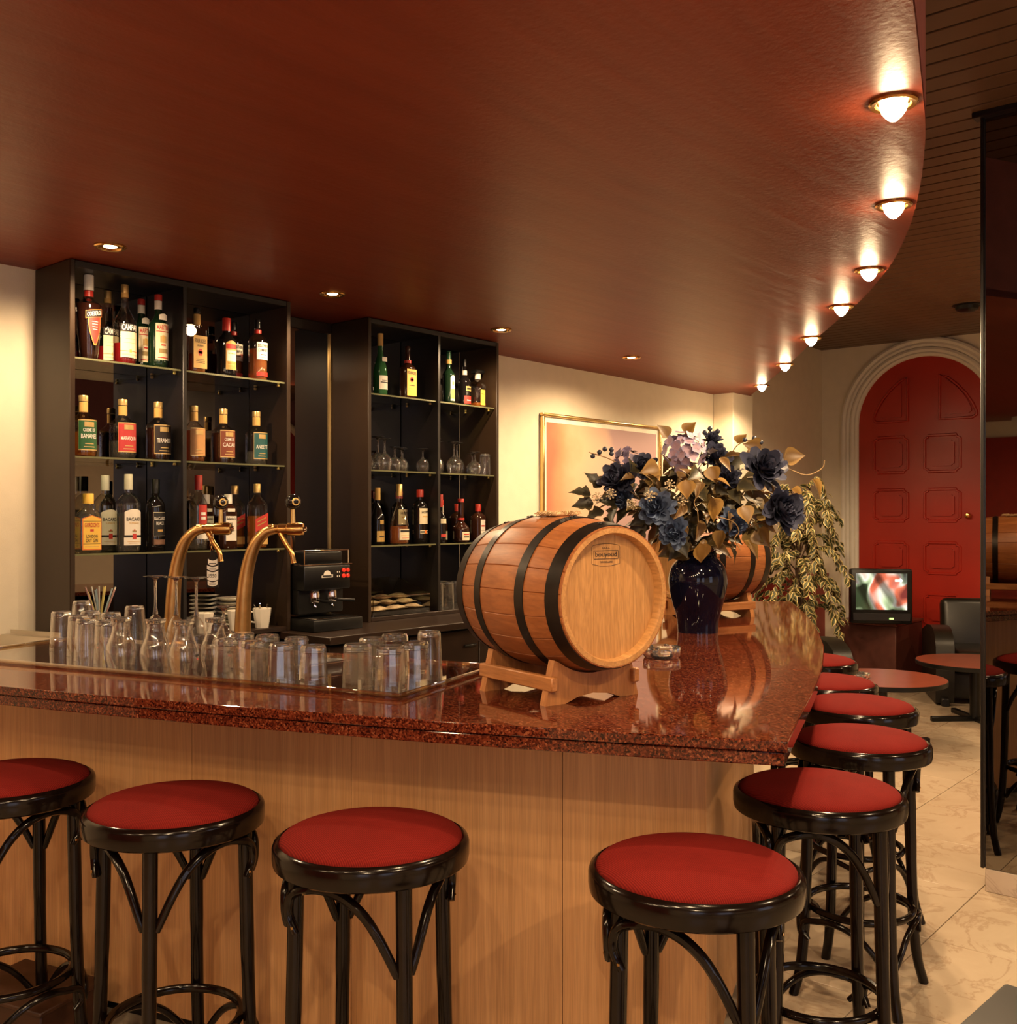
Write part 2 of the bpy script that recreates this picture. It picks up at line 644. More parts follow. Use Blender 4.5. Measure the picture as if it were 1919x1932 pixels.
# lettering: every string turned into mesh data once
STRINGS = ['COEBERGH', 'CAMPARI', 'MARTINI', 'FOUR ROSES', 'BOURBON', 'SOUTHERN', 'COMFORT', 'CREME DE', 'BANANES', 'MARASQUIN',
           'TIRAMISU', 'CACAO', 'ANISETTE', "GORDON'S", 'LONDON', 'DRY GIN', 'BACARDI', 'SUPERIOR', 'BLACK', "Ballantine's", 'HOPPE',
           'bouyoud', 'S.A.R.L.', 'TONNELLERIE', '1550', 'M']
TXT = {}


def make_text():
    obs = []
    for s in STRINGS:
        cu = bpy.data.curves.new('t', 'FONT')
        cu.body = s
        cu.resolution_u = 2
        cu.align_x = 'CENTER'
        cu.offset = 0.012
        o = bpy.data.objects.new('t', cu)
        COL.objects.link(o)
        obs.append((s, o, cu))
    bpy.context.view_layer.update()
    dg = bpy.context.evaluated_depsgraph_get()
    for s, o, cu in obs:
        me = bpy.data.meshes.new_from_object(o.evaluated_get(dg))
        bm = bmesh.new()
        bm.from_mesh(me)
        bmesh.ops.triangulate(bm, faces=bm.faces[:])
        bm.verts.index_update()
        vv = [(v.co.x, v.co.y) for v in bm.verts]
        ff = [tuple(v.index for v in f.verts) for f in bm.faces]
        bm.free()
        x0, x1 = min(p[0] for p in vv), max(p[0] for p in vv)
        y0, y1 = min(p[1] for p in vv), max(p[1] for p in vv)
        TXT[s] = ([((p[0] - (x0 + x1) / 2) / (x1 - x0), (p[1] - (y0 + y1) / 2) / (y1 - y0)) for p in vv], ff)
        bpy.data.objects.remove(o)
        bpy.data.curves.remove(cu)
        bpy.data.meshes.remove(me)


make_text()

# ------------------------------------------------------------------ the room
U0, U1, V0, V1, ZC, ZS = -2.6, 9.02, -3.2, 3.9, 2.95, 2.36

floor = struct(MB().box(U0, U1, V0, V1, -0.12, -0.012).build('floor', P('grout', (0.42, 0.34, 0.26), 0.8)))
TS = 0.55
tile_me = MB().rbox((0, 0, -0.006), (TS - 0.003, TS - 0.003, 0.012), 0.0015, 1).mesh('tile', TILE)
for i in range(21):
    for j in range(13):
        put('tile', tile_me, floor, (-2.53 + TS * (i + 0.5), -3.25 + TS * (j + 0.5), 0), (0, 0, random.choice((0, PI / 2, PI))))

struct(MB().box(U0 - 0.1, U1 + 0.1, V1, V1 + 0.1, 0, ZC + 0.05).build('wall_back', CREAM))
struct(MB().box(U1, U1 + 0.1, V0 - 0.1, V1, 0, ZC + 0.05).build('wall_far', CREAM))
struct(MB().box(U0 - 0.1, U0, V0 - 0.1, V1, 0, ZC + 0.05).build('wall_left', CREAM))
wr = struct(MB().box(U0, U1, V0 - 0.1, V0, 0, ZC + 0.05).build('wall_right', CREAM))
MB().box(U0, U1, V0, V0 + 0.006, 2.22, ZC).build('painted_band', MAUVE, wr)
wl = struct(MB().box(U0, U0 + 0.02, 0.6, V1, 0.0, 2.20).build('trim_4', REDWALL))
struct(MB().rbox(((7.0 + 7.32) / 2, (3.73 + 3.9) / 2, ZC / 2), (0.32, 0.17, ZC), 0.004, 1).build('wall_corner', CREAM))
# red dado behind the plant
dd = struct(MB().box(7.32, U1, 3.87, V1, 0, 0.87).build('trim_2', REDWALL))
MB().rbox(((7.32 + U1) / 2, 3.865, 0.885), (U1 - 7.32, 0.07, 0.03), 0.008, 2).build('dado_cap', REDDOOR, dd)
struct(MB().box(4.6, 7.0, 3.885, V1, 0, 0.1).build('baseboard_back', BROWNBLK))
struct(MB().box(U1 - 0.015, U1, -3.2, 2.2, 0, 0.1).build('baseboard_far', BROWNBLK))

# slatted ceiling: boards run across, dark joints between
ceiling = struct(MB().box(U0, U1, V0, V1, ZC + 0.03, ZC + 0.06).build('ceiling', DARKGAP))
slat_me = MB().rbox((0, 0, 0), (0.104, V1 - V0, 0.016), 0.002, 1).mesh('slat', SLATM)
PITCH = 0.1165
k = int((U1 - U0) / PITCH)
for i in range(k):
    put('slat', slat_me, ceiling, (U1 - PITCH * (i + 0.5), (V0 + V1) / 2, ZC + 0.006))

# curved red soffit over the bar
EDGE = [(-3.45, 0.02), (-2.4, 0.12), (-1.6, 0.22), (-0.9, 0.38), (-0.3, 0.64), (0.12, 0.95), (0.40, 1.27), (0.60, 1.58), (0.736, 1.853), (0.895, 2.204), (0.998, 2.436),
        (1.063, 2.599), (1.167, 2.883), (1.287, 3.252), (1.403, 3.687), (1.474, 4.046), (1.544, 4.518), (1.63, 5.4), (1.752, 6.47), (1.885, 7.93)]
edge2 = smooth_path([W(l, d).to_2d() for l, d in EDGE], 6)
lip = [Vector((U0, edge2[0].y + 0.1))] + edge2
poly = [tuple(p) for p in lip] + [(7.30, 3.73), (7.0, 3.73), (7.0, V1), (U0, V1)]
sof = struct(MB().prism(poly, ZS, ZS + 0.03).build('ceiling_soffit', SOFFIT, smooth=0))
fas = MB()
inner = offset_path(lip, 0.025)
for i in range(len(lip) - 1):
    a, b, c, d = lip[i], lip[i + 1], inner[i + 1], inner[i]
    fas.add([(a.x, a.y, ZS + 0.001), (b.x, b.y, ZS + 0.001), (c.x, c.y, ZS + 0.001), (d.x, d.y, ZS + 0.001), (a.x, a.y, ZC), (b.x, b.y, ZC), (c.x, c.y, ZC), (d.x, d.y, ZC)],
            [(0, 1, 5, 4), (2, 3, 7, 6)])
fas.build('fascia', P('rose_fascia', (0.40, 0.13, 0.10), 0.6), sof)

# arched red door on the far wall
FAR = Matrix(((0, 0, 1, U1), (1, 0, 0, 0), (0, 1, 0, 0), (0, 0, 0, 1)))


def arch(vc, zs, r, z0, n=24):
    return [(vc + r, z0)] + [(vc + r * math.cos(PI * i / n), zs + r * math.sin(PI * i / n)) for i in range(n + 1)] + [(vc - r, z0)]


VC, ZSP, RD = 2.977, 2.232, 0.572
door = struct(MB().prism(arch(VC, ZSP, RD, 0.0), -0.02, 0.0, M=FAR).build('door_1', REDDOOR))


def notch(x0, x1, y0, y1, c=0.03):
    return [(x0 + c, y0), (x1 - c, y0), (x1 - c, y0 + c * 0.5), (x1, y0 + c), (x1, y1 - c), (x1 - c, y1 - c * 0.5), (x1 - c, y1), (x0 + c, y1), (x0 + c, y1 - c * 0.5), (x0, y1 - c), (x0, y0 + c), (x0 + c, y0 + c * 0.5)]


def scaled(poly, off):
    cx, cy = sum(p[0] for p in poly) / len(poly), sum(p[1] for p in poly) / len(poly)
    w = max(p[0] for p in poly) - min(p[0] for p in poly)
    h = max(p[1] for p in poly) - min(p[1] for p in poly)
    return [(cx + (p[0] - cx) * (1 - 2 * off / w), cy + (p[1] - cy) * (1 - 2 * off / h)) for p in poly]


def door_panel(poly, M=FAR, par=None, base=-0.02):
    ring = [(p[0], p[1], base) for p in poly]
    o = MB().tube(ring, 0.013, 6, closed=True, M=M).build('door_panel', REDDOOR, par or door)
    MB().prism(scaled(poly, 0.045), base - 0.014, base, M=M).build('raised_field', REDDOOR, o)


for z0, z1 in ((1.803, 2.114), (1.377, 1.651), (0.93, 1.193), (0.48, 0.75), (0.12, 0.36)):
    door_panel(notch(3.112, 3.405, z0, z1))
    door_panel(notch(2.676, 2.968, z0, z1))
for s in (1, -1):
    q = [(VC + s * 0.135, 2.25), (VC + s * 0.40, 2.25), (VC + s * 0.43, 2.27), (VC + s * 0.43, 2.30), (VC + s * 0.40, 2.37), (VC + s * 0.35, 2.45), (VC + s * 0.28, 2.53), (VC + s * 0.20, 2.60), (VC + s * 0.135, 2.63)]
    door_panel(q)
MB().lathe([(0.0, 0.05), (0.018, 0.046), (0.026, 0.03), (0.018, 0.012), (0.012, 0.0)], 12, M=Matrix.Translation((8.998, 2.608, 1.425)) @ Matrix.Rotation(-PI / 2, 4, 'Y')).build('door_knob', BRASS, door)
tr = MB()
for r0, h in ((0.572, 0.045), (0.605, 0.06), (0.65, 0.035), (0.69, 0.05)):
    pts = [(VC + r0 + 0.02, 0, -h * 0.4)] + [(VC + (r0 + 0.02) * math.cos(PI * i / 28), ZSP + (r0 + 0.02) * math.sin(PI * i / 28), -h * 0.4) for i in range(29)] + [(VC - r0 - 0.02, 0, -h * 0.4)]
    tr.tube(pts, 0.026, 8, M=FAR)
struct(tr.build('trim_1', WHITEPAINT))

# second red arched door on the right wall, seen only in the mirrors
RGT = Matrix(((1, 0, 0, 0), (0, 0, -1, V0), (0, 1, 0, 0), (0, 0, 0, 1)))
d2 = struct(MB().prism(arch(8.0, 2.05, 0.62, 0.0), -0.03, 0.0, M=RGT).build('door_2', REDDOOR))
for z0, z1 in ((1.5, 1.9), (0.95, 1.35), (0.3, 0.8)):
    for x0 in (7.55, 8.1):
        q = notch(x0, x0 + 0.35, z0, z1)
        MB().prism(q, -0.045, -0.03, M=RGT).build('door_panel', REDDOOR, d2)
tr = MB()
tr.tube([(8.0 + 0.66, 0, -0.03)] + [(8.0 + 0.66 * math.cos(PI * i / 24), 2.05 + 0.66 * math.sin(PI * i / 24), -0.03) for i in range(25)] + [(8.0 - 0.66, 0, -0.03)], 0.045, 8, M=RGT)
struct(tr.build('trim_3', WHITEPAINT))

# tall windows behind the standpoint: cool daylight
PANE = glow('daylight_pane', (0.62, 0.72, 1.0), DAY)


def window(name, M, x0, x1, z0, z1):
    w = struct(MB().box(x0, x1, z0, z1, -0.02, 0.0, M=M).build(name, WHITEPAINT))
    n = 2
    for i in range(n):
        a, b = x0 + 0.06 + (x1 - x0 - 0.06) * i / n, x0 + (x1 - x0 - 0.06) * (i + 1) / n
        MB().box(a, b, z0 + 0.06, z1 - 0.06, -0.026, -0.020, M=M).build('pane', PANE, w)
    for s in ((x0, x0 + 0.06, z0, z1), (x1 - 0.06, x1, z0, z1), (x0, x1, z0, z0 + 0.06), (x0, x1, z1 - 0.06, z1), ((x0 + x1) / 2 - 0.03, (x0 + x1) / 2 + 0.03, z0, z1)):
        MB().box(s[0], s[1], s[2], s[3], -0.05, -0.02, M=M).build('frame_bar', WHITEPAINT, w)


window('window_1', RGT, -1.6, -0.2, 0.6, 2.4)
window('window_2', RGT, 2.0, 3.2, 0.6, 2.4)
LFT = Matrix(((0, 0, -1, U0), (-1, 0, 0, 0), (0, 1, 0, 0), (0, 0, 0, 1)))
window('window_3', LFT, 1.0, 2.4, 0.6, 2.4)

# pillar clad with mirror, marble foot
pil = struct(MB().box(4.12, 4.6, 0.36, 1.13, 0.0, ZC).build('pillar', BROWNBLK))
MB().box(4.105, 4.12, 0.36, 1.132, 0.088, ZC).build('mirror_panel', MIRRORD, pil)
MB().rbox((4.108, 1.138, (0.088 + ZC) / 2), (0.03, 0.014, ZC - 0.088), 0.003, 1).build('mirror_edge', BLACKW, pil)
MB().rbox((4.112, 0.75, 0.043), (0.022, 0.76, 0.086), 0.002, 1).build('marble_foot', PLINTH_STONE, pil)
MB().rbox((4.10, 0.75, ZC - 0.012), (0.06, 0.84, 0.024), 0.004, 1).build('cap_strip', BLACKW, pil)

# ------------------------------------------------------------------ lamps
BULB = glow('bulb_glow', (1.0, 0.70, 0.38), 130.0)
BULB2 = glow('recessed_bulb_glow', (1.0, 0.70, 0.38), 40.0)
BULB2.cycles.emission_sampling = 'NONE'
ring_me = MB().lathe([(0.036, -0.001), (0.040, -0.006), (0.050, -0.007), (0.054, -0.003), (0.054, 0.002), (0.036, 0.002)], 28).mesh('ring', BRASS)
cup_me = MB().lathe([(0.036, -0.002), (0.034, 0.02), (0.024, 0.028), (0.0, 0.029)], 20, closed=False).mesh('reflector', GOLD)
bulb_me = MB().lathe([(0.030, 0.004), (0.031, -0.008), (0.027, -0.020), (0.017, -0.033), (0.008, -0.041), (0.0, -0.043)], 12, closed=False).mesh('bulb', BULB)
bulb2_me = MB().lathe([(0.027, 0.012), (0.027, 0.004), (0.022, -0.002), (0.012, -0.005), (0.0, -0.006)], 12, closed=False).mesh('bulb', BULB2)


def downlight(label, u, v, z, watts, kind, cone=150.0, group=None, blend=0.6):
    t = thing('downlight', label, 'ceiling light', (u, v, z - 0.002), group=group)
    put('ring', ring_me, t)
    if kind == 'edge':
        put('bulb', bulb_me, t)
        ld = bpy.data.lights.new('lamp', 'SPOT')
        ld.spot_size = math.radians(168)
        ld.spot_blend = 0.4
        ld.shadow_soft_size = 0.02
        off = -0.066
    else:
        put('bulb', bulb2_me, t)
        ld = bpy.data.lights.new('lamp', 'SPOT')
        ld.spot_size = math.radians(cone)
        ld.spot_blend = blend
        ld.shadow_soft_size = 0.025
        off = -0.03
    ld.energy = watts
    ld.color = WARM
    lo = bpy.data.objects.new('lamp', ld)
    COL.objects.link(lo)
    lo.parent = t
    lo.location = (0, 0, off)
    return t


EL = [(2.322, 0.835), (3.084, 1.108), (3.844, 1.475), (4.434, 1.826), (5.107, 2.267), (5.892, 2.784), (6.738, 3.362)]
EN = ['nearest, at top right', 'second nearest', 'third', 'fourth', 'fifth', 'sixth', 'farthest, beside the white wall']
for (u, v), n in zip(EL, EN):
    downlight('glowing brass downlight on the curved soffit edge, ' + n, u, v, ZS, EDGE_W, 'edge', group='downlights along the curved soffit edge')
# the same row goes on round the front of the soffit, above the stools, outside the picture
for i, (l, d) in enumerate(((0.45, 1.52), (0.08, 1.08), (-0.42, 0.74), (-1.05, 0.50), (-1.75, 0.37), (-2.5, 0.30))):
    p = W(l, d)
    downlight('glowing brass downlight on the soffit edge above the front stools', p.x, p.y, ZS, EDGE_W * 0.45, 'edge', group='downlights above the front stools')
IN = ['above the left bottle shelves', 'between the two bottle shelves', 'above the right bottle shelves', 'in front of the framed picture']
for u, n in zip((1.79, 2.78, 3.865, 5.04), IN):
    downlight('recessed brass downlight in the red soffit ' + n, u, 3.35, ZS, INNER_W, 'in', 168, group='downlights along the back bar')
downlight('recessed brass downlight in the red soffit by the left wall', 0.78, 3.35, ZS, INNER_W, 'in', 168, group='downlights along the back bar')
for u, v, f in ((-1.0, -0.6, 2.0), (0.9, -1.3, 2.0), (3.1, -0.9, 1.1), (6.7, 0.9, 1.3), (7.9, -0.6, 1.3), (5.6, -1.4, 1.0)):  # fill lamps added out of view to brighten bar front and seating
    downlight('added unseen fill downlight in the slatted ceiling', u, v, ZC, FILL_W * f, 'in', 150, group='added fill downlights in the slatted ceiling')
sp = thing('ceiling_speaker', 'round black fitting on the slatted ceiling near the arched door', 'ceiling fitting', (7.753, 2.259, ZC))
MB().lathe([(0.0, -0.05), (0.05, -0.05), (0.075, -0.035), (0.085, 0.0)], 20, closed=False).build('housing', BLACKMET, sp)
MB().lathe([(0.085, -0.012), (0.10, -0.008), (0.10, 0.0)], 20, closed=False).build('flange', BLACKMET, sp)

# ------------------------------------------------------------------ picture on the back wall
pic = thing('framed_picture', 'gold framed abstract print in orange, cream and lilac on back wall', 'picture', (4.856, V1, 1.12))
PW, PH = 1.357, 0.935
for nm, a in (('frame_rail', (0, PW, PH - 0.022, PH)), ('frame_rail', (0, PW, 0, 0.022)), ('frame_rail', (0, 0.022, 0.022, PH - 0.022)), ('frame_rail', (PW - 0.022, PW, 0.022, PH - 0.022))):
    MB().rbox(((a[0] + a[1]) / 2, -0.016, (a[2] + a[3]) / 2), (a[1] - a[0], 0.03, a[3] - a[2]), 0.006, 2).build(nm, GOLD, pic)
MB().box(0.02, PW - 0.02, -0.014, -0.004, 0.02, PH - 0.02).build('mat_board', P('mat_board', (0.80, 0.74, 0.62), 0.8), pic)
m, nt, b, o = nodes('abstract_print')
c = coord(nt)
sx = N(nt, 'ShaderNodeSeparateXYZ')
nt.links.new(c.outputs[0], sx.inputs[0])
nn = N(nt, 'ShaderNodeTexNoise', Scale=2.2, Detail=4.0)
nt.links.new(c.outputs[0], nn.inputs['Vector'])
ma = N(nt, 'ShaderNodeMath', operation='MULTIPLY_ADD')
nt.links.new(nn.outputs[0], ma.inputs[0])
ma.inputs[1].default_value = 0.55
nt.links.new(sx.outputs[0], ma.inputs[2])
rp = ramp(nt, ma.outputs[0], [(0.34, (0.50, 0.15, 0.085)), (0.48, (0.56, 0.25, 0.13)), (0.66, (0.60, 0.39, 0.25)), (0.9, (0.52, 0.35, 0.27)), (1.0, (0.38, 0.25, 0.25))])
nt.links.new(rp.outputs[0], b.inputs['Base Color'])
b.inputs['Roughness'].default_value = 0.7
MB().box(0.055, PW - 0.055, -0.016, -0.013, 0.06, PH - 0.055).build('print', m, pic)

# ------------------------------------------------------------------ seating area at the far end
ZT = 0.416


def ashtray_parts(t, r=0.058, h=0.032):
    MB().lathe([(0.0, 0.004), (r * 0.72, 0.004), (r * 0.80, h * 0.8), (r * 0.86, h), (r * 0.97, h), (r, h * 0.9), (r * 0.97, h * 0.25), (r * 0.90, 0.0), (0, 0)], 24, closed=False).build('bowl', THICK, t)
    for i in range(4):
        a = i * PI / 2 + 0.3
        MB().rbox((math.cos(a) * r * 0.86, math.sin(a) * r * 0.86, h * 0.96), (0.014, 0.010, 0.006), 0.002, 1).build('rest_notch', THICK, t)


def round_table(label, u, v, rz):
    t = thing('round_table', label, 'table', (u, v, 0), rz, 'low round tables')
    R = 0.385
    MB().lathe([(0.0, ZT - 0.024), (R - 0.006, ZT - 0.024), (R - 0.004, ZT), (0.0, ZT)], 48, closed=False).build('tabletop', TABLETOP, t)
    MB().lathe([(R - 0.006, ZT - 0.030), (R, ZT - 0.028), (R, ZT - 0.003), (R - 0.005, ZT - 0.001)], 48, closed=False).build('edge_band', BLACKMET, t)
    MB().lathe([(0.034, 0.02), (0.034, ZT - 0.026)], 16).build('pole', BLACKMET, t)
    for i in range(4):
        a = i * PI / 2
        MB().rbox((0.155, 0, 0.017), (0.31, 0.036, 0.034), 0.004, 1).build('foot_bar', BLACKMET, t, rot=(0, 0, a))
    return t


round_table('low round red-brown table with an ashtray, nearest behind the stools', 6.332, 2.35, RZ + 0.1)
round_table('low round red-brown table cut by the mirrored pillar', 7.471, 2.125, RZ + 0.05)
a1 = thing('ashtray', 'glass ashtray on the low round table behind the stools', 'ashtray', (6.22, 2.44, ZT))
ashtray_parts(a1)
p = W(3.33, 6.98)
a2 = thing('ashtray', 'glass ashtray on the low table beside the mirrored pillar', 'ashtray', (p.x, p.y, ZT))
ashtray_parts(a2)


def armchair(label, l, d, turn):
    p = W(l, d)
    t = thing('armchair', label, 'armchair', (p.x, p.y, 0), RZ + turn, 'black leather armchairs')
    MB().rbox((0, 0.05, 0.14), (0.62, 0.60, 0.20), 0.02, 2).build('base', LEATHER, t)
    MB().rbox((0, -0.02, 0.325), (0.56, 0.62, 0.17), 0.05, 3).build('seat_cushion', LEATHER, t)
    MB().rbox((0, 0, 0.21), (0.58, 0.15, 0.45), 0.05, 3).build('back_cushion', LEATHER, t, (0, 0.28, 0.33), (-0.16, 0, 0))
    for s in (-1, 1):
        prof = [(-0.34, 0.0), (0.34, 0.0), (0.36, 0.48), (0.10, 0.545), (-0.10, 0.56), (-0.22, 0.545), (-0.31, 0.50), (-0.36, 0.42), (-0.37, 0.30)]
        MB().prism(prof, -0.065, 0.065, M=Matrix(((0, 0, 1, s * 0.36), (1, 0, 0, 0), (0, 1, 0, 0.02), (0, 0, 0, 1)))).build('arm', LEATHER, t)
        MB().rbox((s * 0.36, -0.35, 0.03), (0.06, 0.06, 0.06), 0.008, 1).build('foot', BLACKW, t)


armchair('black leather armchair against the red door beside the television', 3.70, 7.86, -0.25)
armchair('black leather armchair under the variegated plant behind the bar end', 1.84, 7.10, 0.15)

# television on its box
st = thing('television_stand', 'dark red-brown box carrying the television', 'cabinet', (8.57, 3.20, 0))
MB().rbox((0, 0, 0.265), (0.62, 0.50, 0.53), 0.006, 1).build('carcass', P('stand_brown', (0.085, 0.022, 0.014), 0.5), st)
MB().rbox((0, 0, 0.541), (0.64, 0.52, 0.024), 0.005, 1).build('top', P('stand_top', (0.15, 0.035, 0.018), 0.35), st)
tp = W(2.985, 8.17, 0.5535)
tv = thing('television', 'black tube television showing a blurred green and red picture', 'television', tp, RZ - 0.18)
MB().rbox((0, 0, 0.226), (0.475, 0.10, 0.44), 0.018, 2).build('cabinet', BLACKMET, tv)
bk = MB()
bk.add([(-0.21, 0.05, 0.03), (0.21, 0.05, 0.03), (0.21, 0.05, 0.42), (-0.21, 0.05, 0.42), (-0.13, 0.28, 0.05), (0.13, 0.28, 0.05), (0.13, 0.28, 0.30), (-0.13, 0.28, 0.30)],
       [(4, 5, 6, 7), (0, 1, 5, 4), (1, 2, 6, 5), (2, 3, 7, 6), (3, 0, 4, 7)])
bk.build('tube_housing', BLACKMET, tv)
MB().rbox((0, -0.052, 0.062), (0.44, 0.012, 0.065), 0.004, 1).build('control_strip', BLACKW, tv)
MB().rbox((0.075, -0.060, 0.05), (0.035, 0.004, 0.014), 0.002, 1).build('green_display', glow('green_led', (0.2, 0.9, 0.1), 1.2), tv)
m, nt, b, o = nodes('tv_picture')
c = coord(nt, (1, 1, 1), rot=(0, 0.5, 0))
n1 = N(nt, 'ShaderNodeTexWave', Scale=1.9, Distortion=5.0, Detail=1.0)
n1.inputs['Detail Scale'].default_value = 0.8
n1.bands_direction = 'X'
n2 = N(nt, 'ShaderNodeTexNoise', Scale=4.2, Detail=1.0, Distortion=0.8)
for q in (n1, n2):
    nt.links.new(c.outputs[0], q.inputs['Vector'])
r1 = ramp(nt, n2.outputs[0], [(0.36, (0.03, 0.05, 0.02)), (0.45, (0.50, 0.62, 0.34)), (0.50, (0.9, 0.85, 0.7)), (0.56, (0.72, 0.16, 0.08)), (0.66, (0.18, 0.02, 0.02))])
r2 = ramp(nt, n1.outputs['Fac'], [(0.1, (0.25, 0.25, 0.25)), (0.6, (1, 1, 1))])
mx = N(nt, 'ShaderNodeMix', data_type='RGBA', blend_type='MULTIPLY')
mx.inputs[0].default_value = 1.0
nt.links.new(r1.outputs[0], mx.inputs[6])
nt.links.new(r2.outputs[0], mx.inputs[7])
nt.links.new(mx.outputs[2], b.inputs['Emission Color'])
b.inputs['Emission Strength'].default_value = 0.9
b.inputs['Base Color'].default_value = (0.02, 0.02, 0.02, 1)
b.inputs['Roughness'].default_value = 0.1
scr = MB()
g = 8
for i in range(g + 1):
    for j in range(g + 1):
        x, z = -0.195 + 0.39 * i / g, -0.145 + 0.29 * j / g
        scr.v.append((x, -0.052 - 0.012 * (1 - (x / 0.2) ** 2) * (1 - (z / 0.15) ** 2), 0.265 + z))
for i in range(g):
    for j in range(g):
        a = i * (g + 1) + j
        scr.f.append((a, a + g + 1, a + g + 2, a + 1))
        scr.mi.append(0)
so = scr.build('screen', m, tv)
MB().prism([(-0.03, -0.008), (0.008, -0.008), (0.008, -0.02), (0.032, 0), (0.008, 0.02), (0.008, 0.008), (-0.03, 0.008)], 0, 0.002,
           M=Matrix.Translation((0.13, -0.066, 0.355)) @ Matrix.Rotation(PI / 2, 4, 'X')).build('arrow_symbol', glow('screen_white', (0.9, 0.9, 0.8), 1.2), so)

# black table corner at the lower right, in front of the standpoint
p = W(0.765 + 0.22, 1.50 - 0.22)
bt = thing('square_table', 'black square table top corner at the lower right edge', 'table', (0, 0, 0))
c0 = W(0.725, 1.487)
bt.location = (c0.x, c0.y, 0)
bt.rotation_euler = (0, 0, RZ - PI / 4)
# local X runs right-and-nearer, local -Y left-and-nearer from the visible corner
MB().rbox((0.35, -0.35, 0.725), (0.70, 0.70, 0.03), 0.006, 2).build('tabletop', P('black_tabletop', (0.008, 0.006, 0.0045), 0.5, var=0.3, spec=0.25), bt)
MB().lathe([(0.035, 0.03), (0.035, 0.71)], 16).build('pole', BLACKMET, bt, (0.35, -0.35, 0))
MB().lathe([(0.0, 0.0), (0.24, 0.0), (0.24, 0.012), (0.04, 0.035), (0.0, 0.035)], 32, closed=False).build('base_plate', BLACKMET, bt, (0.35, -0.35, 0))

# ------------------------------------------------------------------ the bar: granite top, veneer front
ZB = 0.98


def front_d(l):
    return 2.139 - 0.31 * l + 0.05 * l * l


FRONT = [Vector((l, front_d(l))) for l in [-2.36 + (0.545 + 2.36) * i / 24 for i in range(25)]]
SIDE = smooth_path([Vector(q) for q in ((0.545, front_d(0.545)), (0.651, 2.263), (0.794, 2.633), (0.919, 2.979), (1.054, 3.398), (1.106, 3.587), (1.223, 4.042), (1.335, 4.566), (1.41, 4.975), (1.46, 5.28))], 4)
BA, BB = Vector((-0.906, 0.424)), Vector((0.424, 0.906))       # along the bar to the left, across it to the staff side
BO = Vector((-0.303, 2.494))


def bar(a, b, z=ZB):
    q = BO + BA * a + BB * b
    return W(q.x, q.y, z)


def bar2(a, b):
    return BO + BA * a + BB * b


INNER = [Vector((0.71, 5.30)), Vector((0.63, 4.8)), Vector((0.5, 4.2)), Vector((0.334, 3.6)), Vector((0.2, 3.25)), Vector((0.06, 3.03))]
SEAM_R, SEAM_L = Vector((0.893, 2.896)), Vector((0.16, 3.17))
SINK_A = 1.62


def wl2(q):
    p = W(q[0], q[1])
    return (p.x, p.y)


top = thing('bar_worktop', 'polished red granite bar top curving round to the right', 'bar top', W(0, 2.6, ZB))
tl = top.location.copy()


def slab(poly, z0, z1, name, par=top, mat=GRANITE):
    q = [(wl2(p)[0] - tl.x, wl2(p)[1] - tl.y) for p in poly]
    o = MB().prism(q, z0 - ZB, z1 - ZB).build(name, mat, par, smooth=0)
    md = o.modifiers.new('bevel', 'BEVEL')
    md.width = 0.0025
    md.segments = 2
    md.limit_method = 'ANGLE'
    md.angle_limit = math.radians(40)
    return o


i_r = min(range(len(SIDE)), key=lambda i: (SIDE[i] - SEAM_R).length)
side_near, side_far = SIDE[:i_r + 1], SIDE[i_r:]
n_in = [bar2(-0.30, 0.60), bar2(SINK_A, 0.60), bar2(SINK_A, 0.12), bar2(2.06, 0.12)]
near_poly = FRONT + side_near[1:] + [SEAM_L, INNER[-1]] + n_in
far_poly = side_far + INNER[:-1] + [SEAM_L]


def inset(poly_f, off):
    return offset_path(poly_f, off)


slab(near_poly, 0.958, ZB, 'granite_slab')
fp = [q + (sum(far_poly, Vector((0, 0))) / len(far_poly) - q).normalized() * 0.0015 for q in far_poly]
slab(fp, 0.958, ZB, 'granite_slab')
edge_f = inset(FRONT, 0.006)
edge_s = inset(SIDE, 0.006)
ef_in, es_in = inset(FRONT, 0.08), inset(SIDE, 0.08)
corner_o = Vector((0.540, front_d(0.545) + 0.007))
corner_i = Vector((0.49, front_d(0.545) + 0.10))
slab(edge_f[:-1] + [corner_o, corner_i] + ef_in[:-2][::-1], 0.930, 0.956, 'edge_strip')
slab([corner_o] + edge_s[1:] + es_in[2:][::-1] + [corner_i], 0.930, 0.956, 'edge_strip')
gap_f, gap_s = inset(FRONT, 0.012), inset(SIDE, 0.012)
slab(gap_f[:-2] + gap_s[2:] + inset(SIDE, 0.06)[2:][::-1] + inset(FRONT, 0.06)[:-2][::-1], 0.9555, 0.9585, 'joint_filler', mat=BROWNBLK)

front = thing('bar_counter', 'pale veneered bar front below the granite top', 'bar counter', W(0, 2.7, 0))
fl = front.location.copy()
PF = [Vector((-2.15, front_d(-2.24) + 0.285))] + [Vector((l + 0.09, front_d(l) + 0.285)) for l in [-2.1 + (0.36 + 2.1) * i / 24 for i in range(25)]]
PS = [PF[-1]] + [q for q in offset_path(SIDE, 0.24)[5:]]
PS[1:] = smooth_path([Vector(q) for q in ((0.45, 2.33), (0.57, 2.715), (0.69, 3.05), (0.82, 3.46), (0.985, 4.09), (1.17, 5.01), (1.215, 5.22))], 4)[1:]


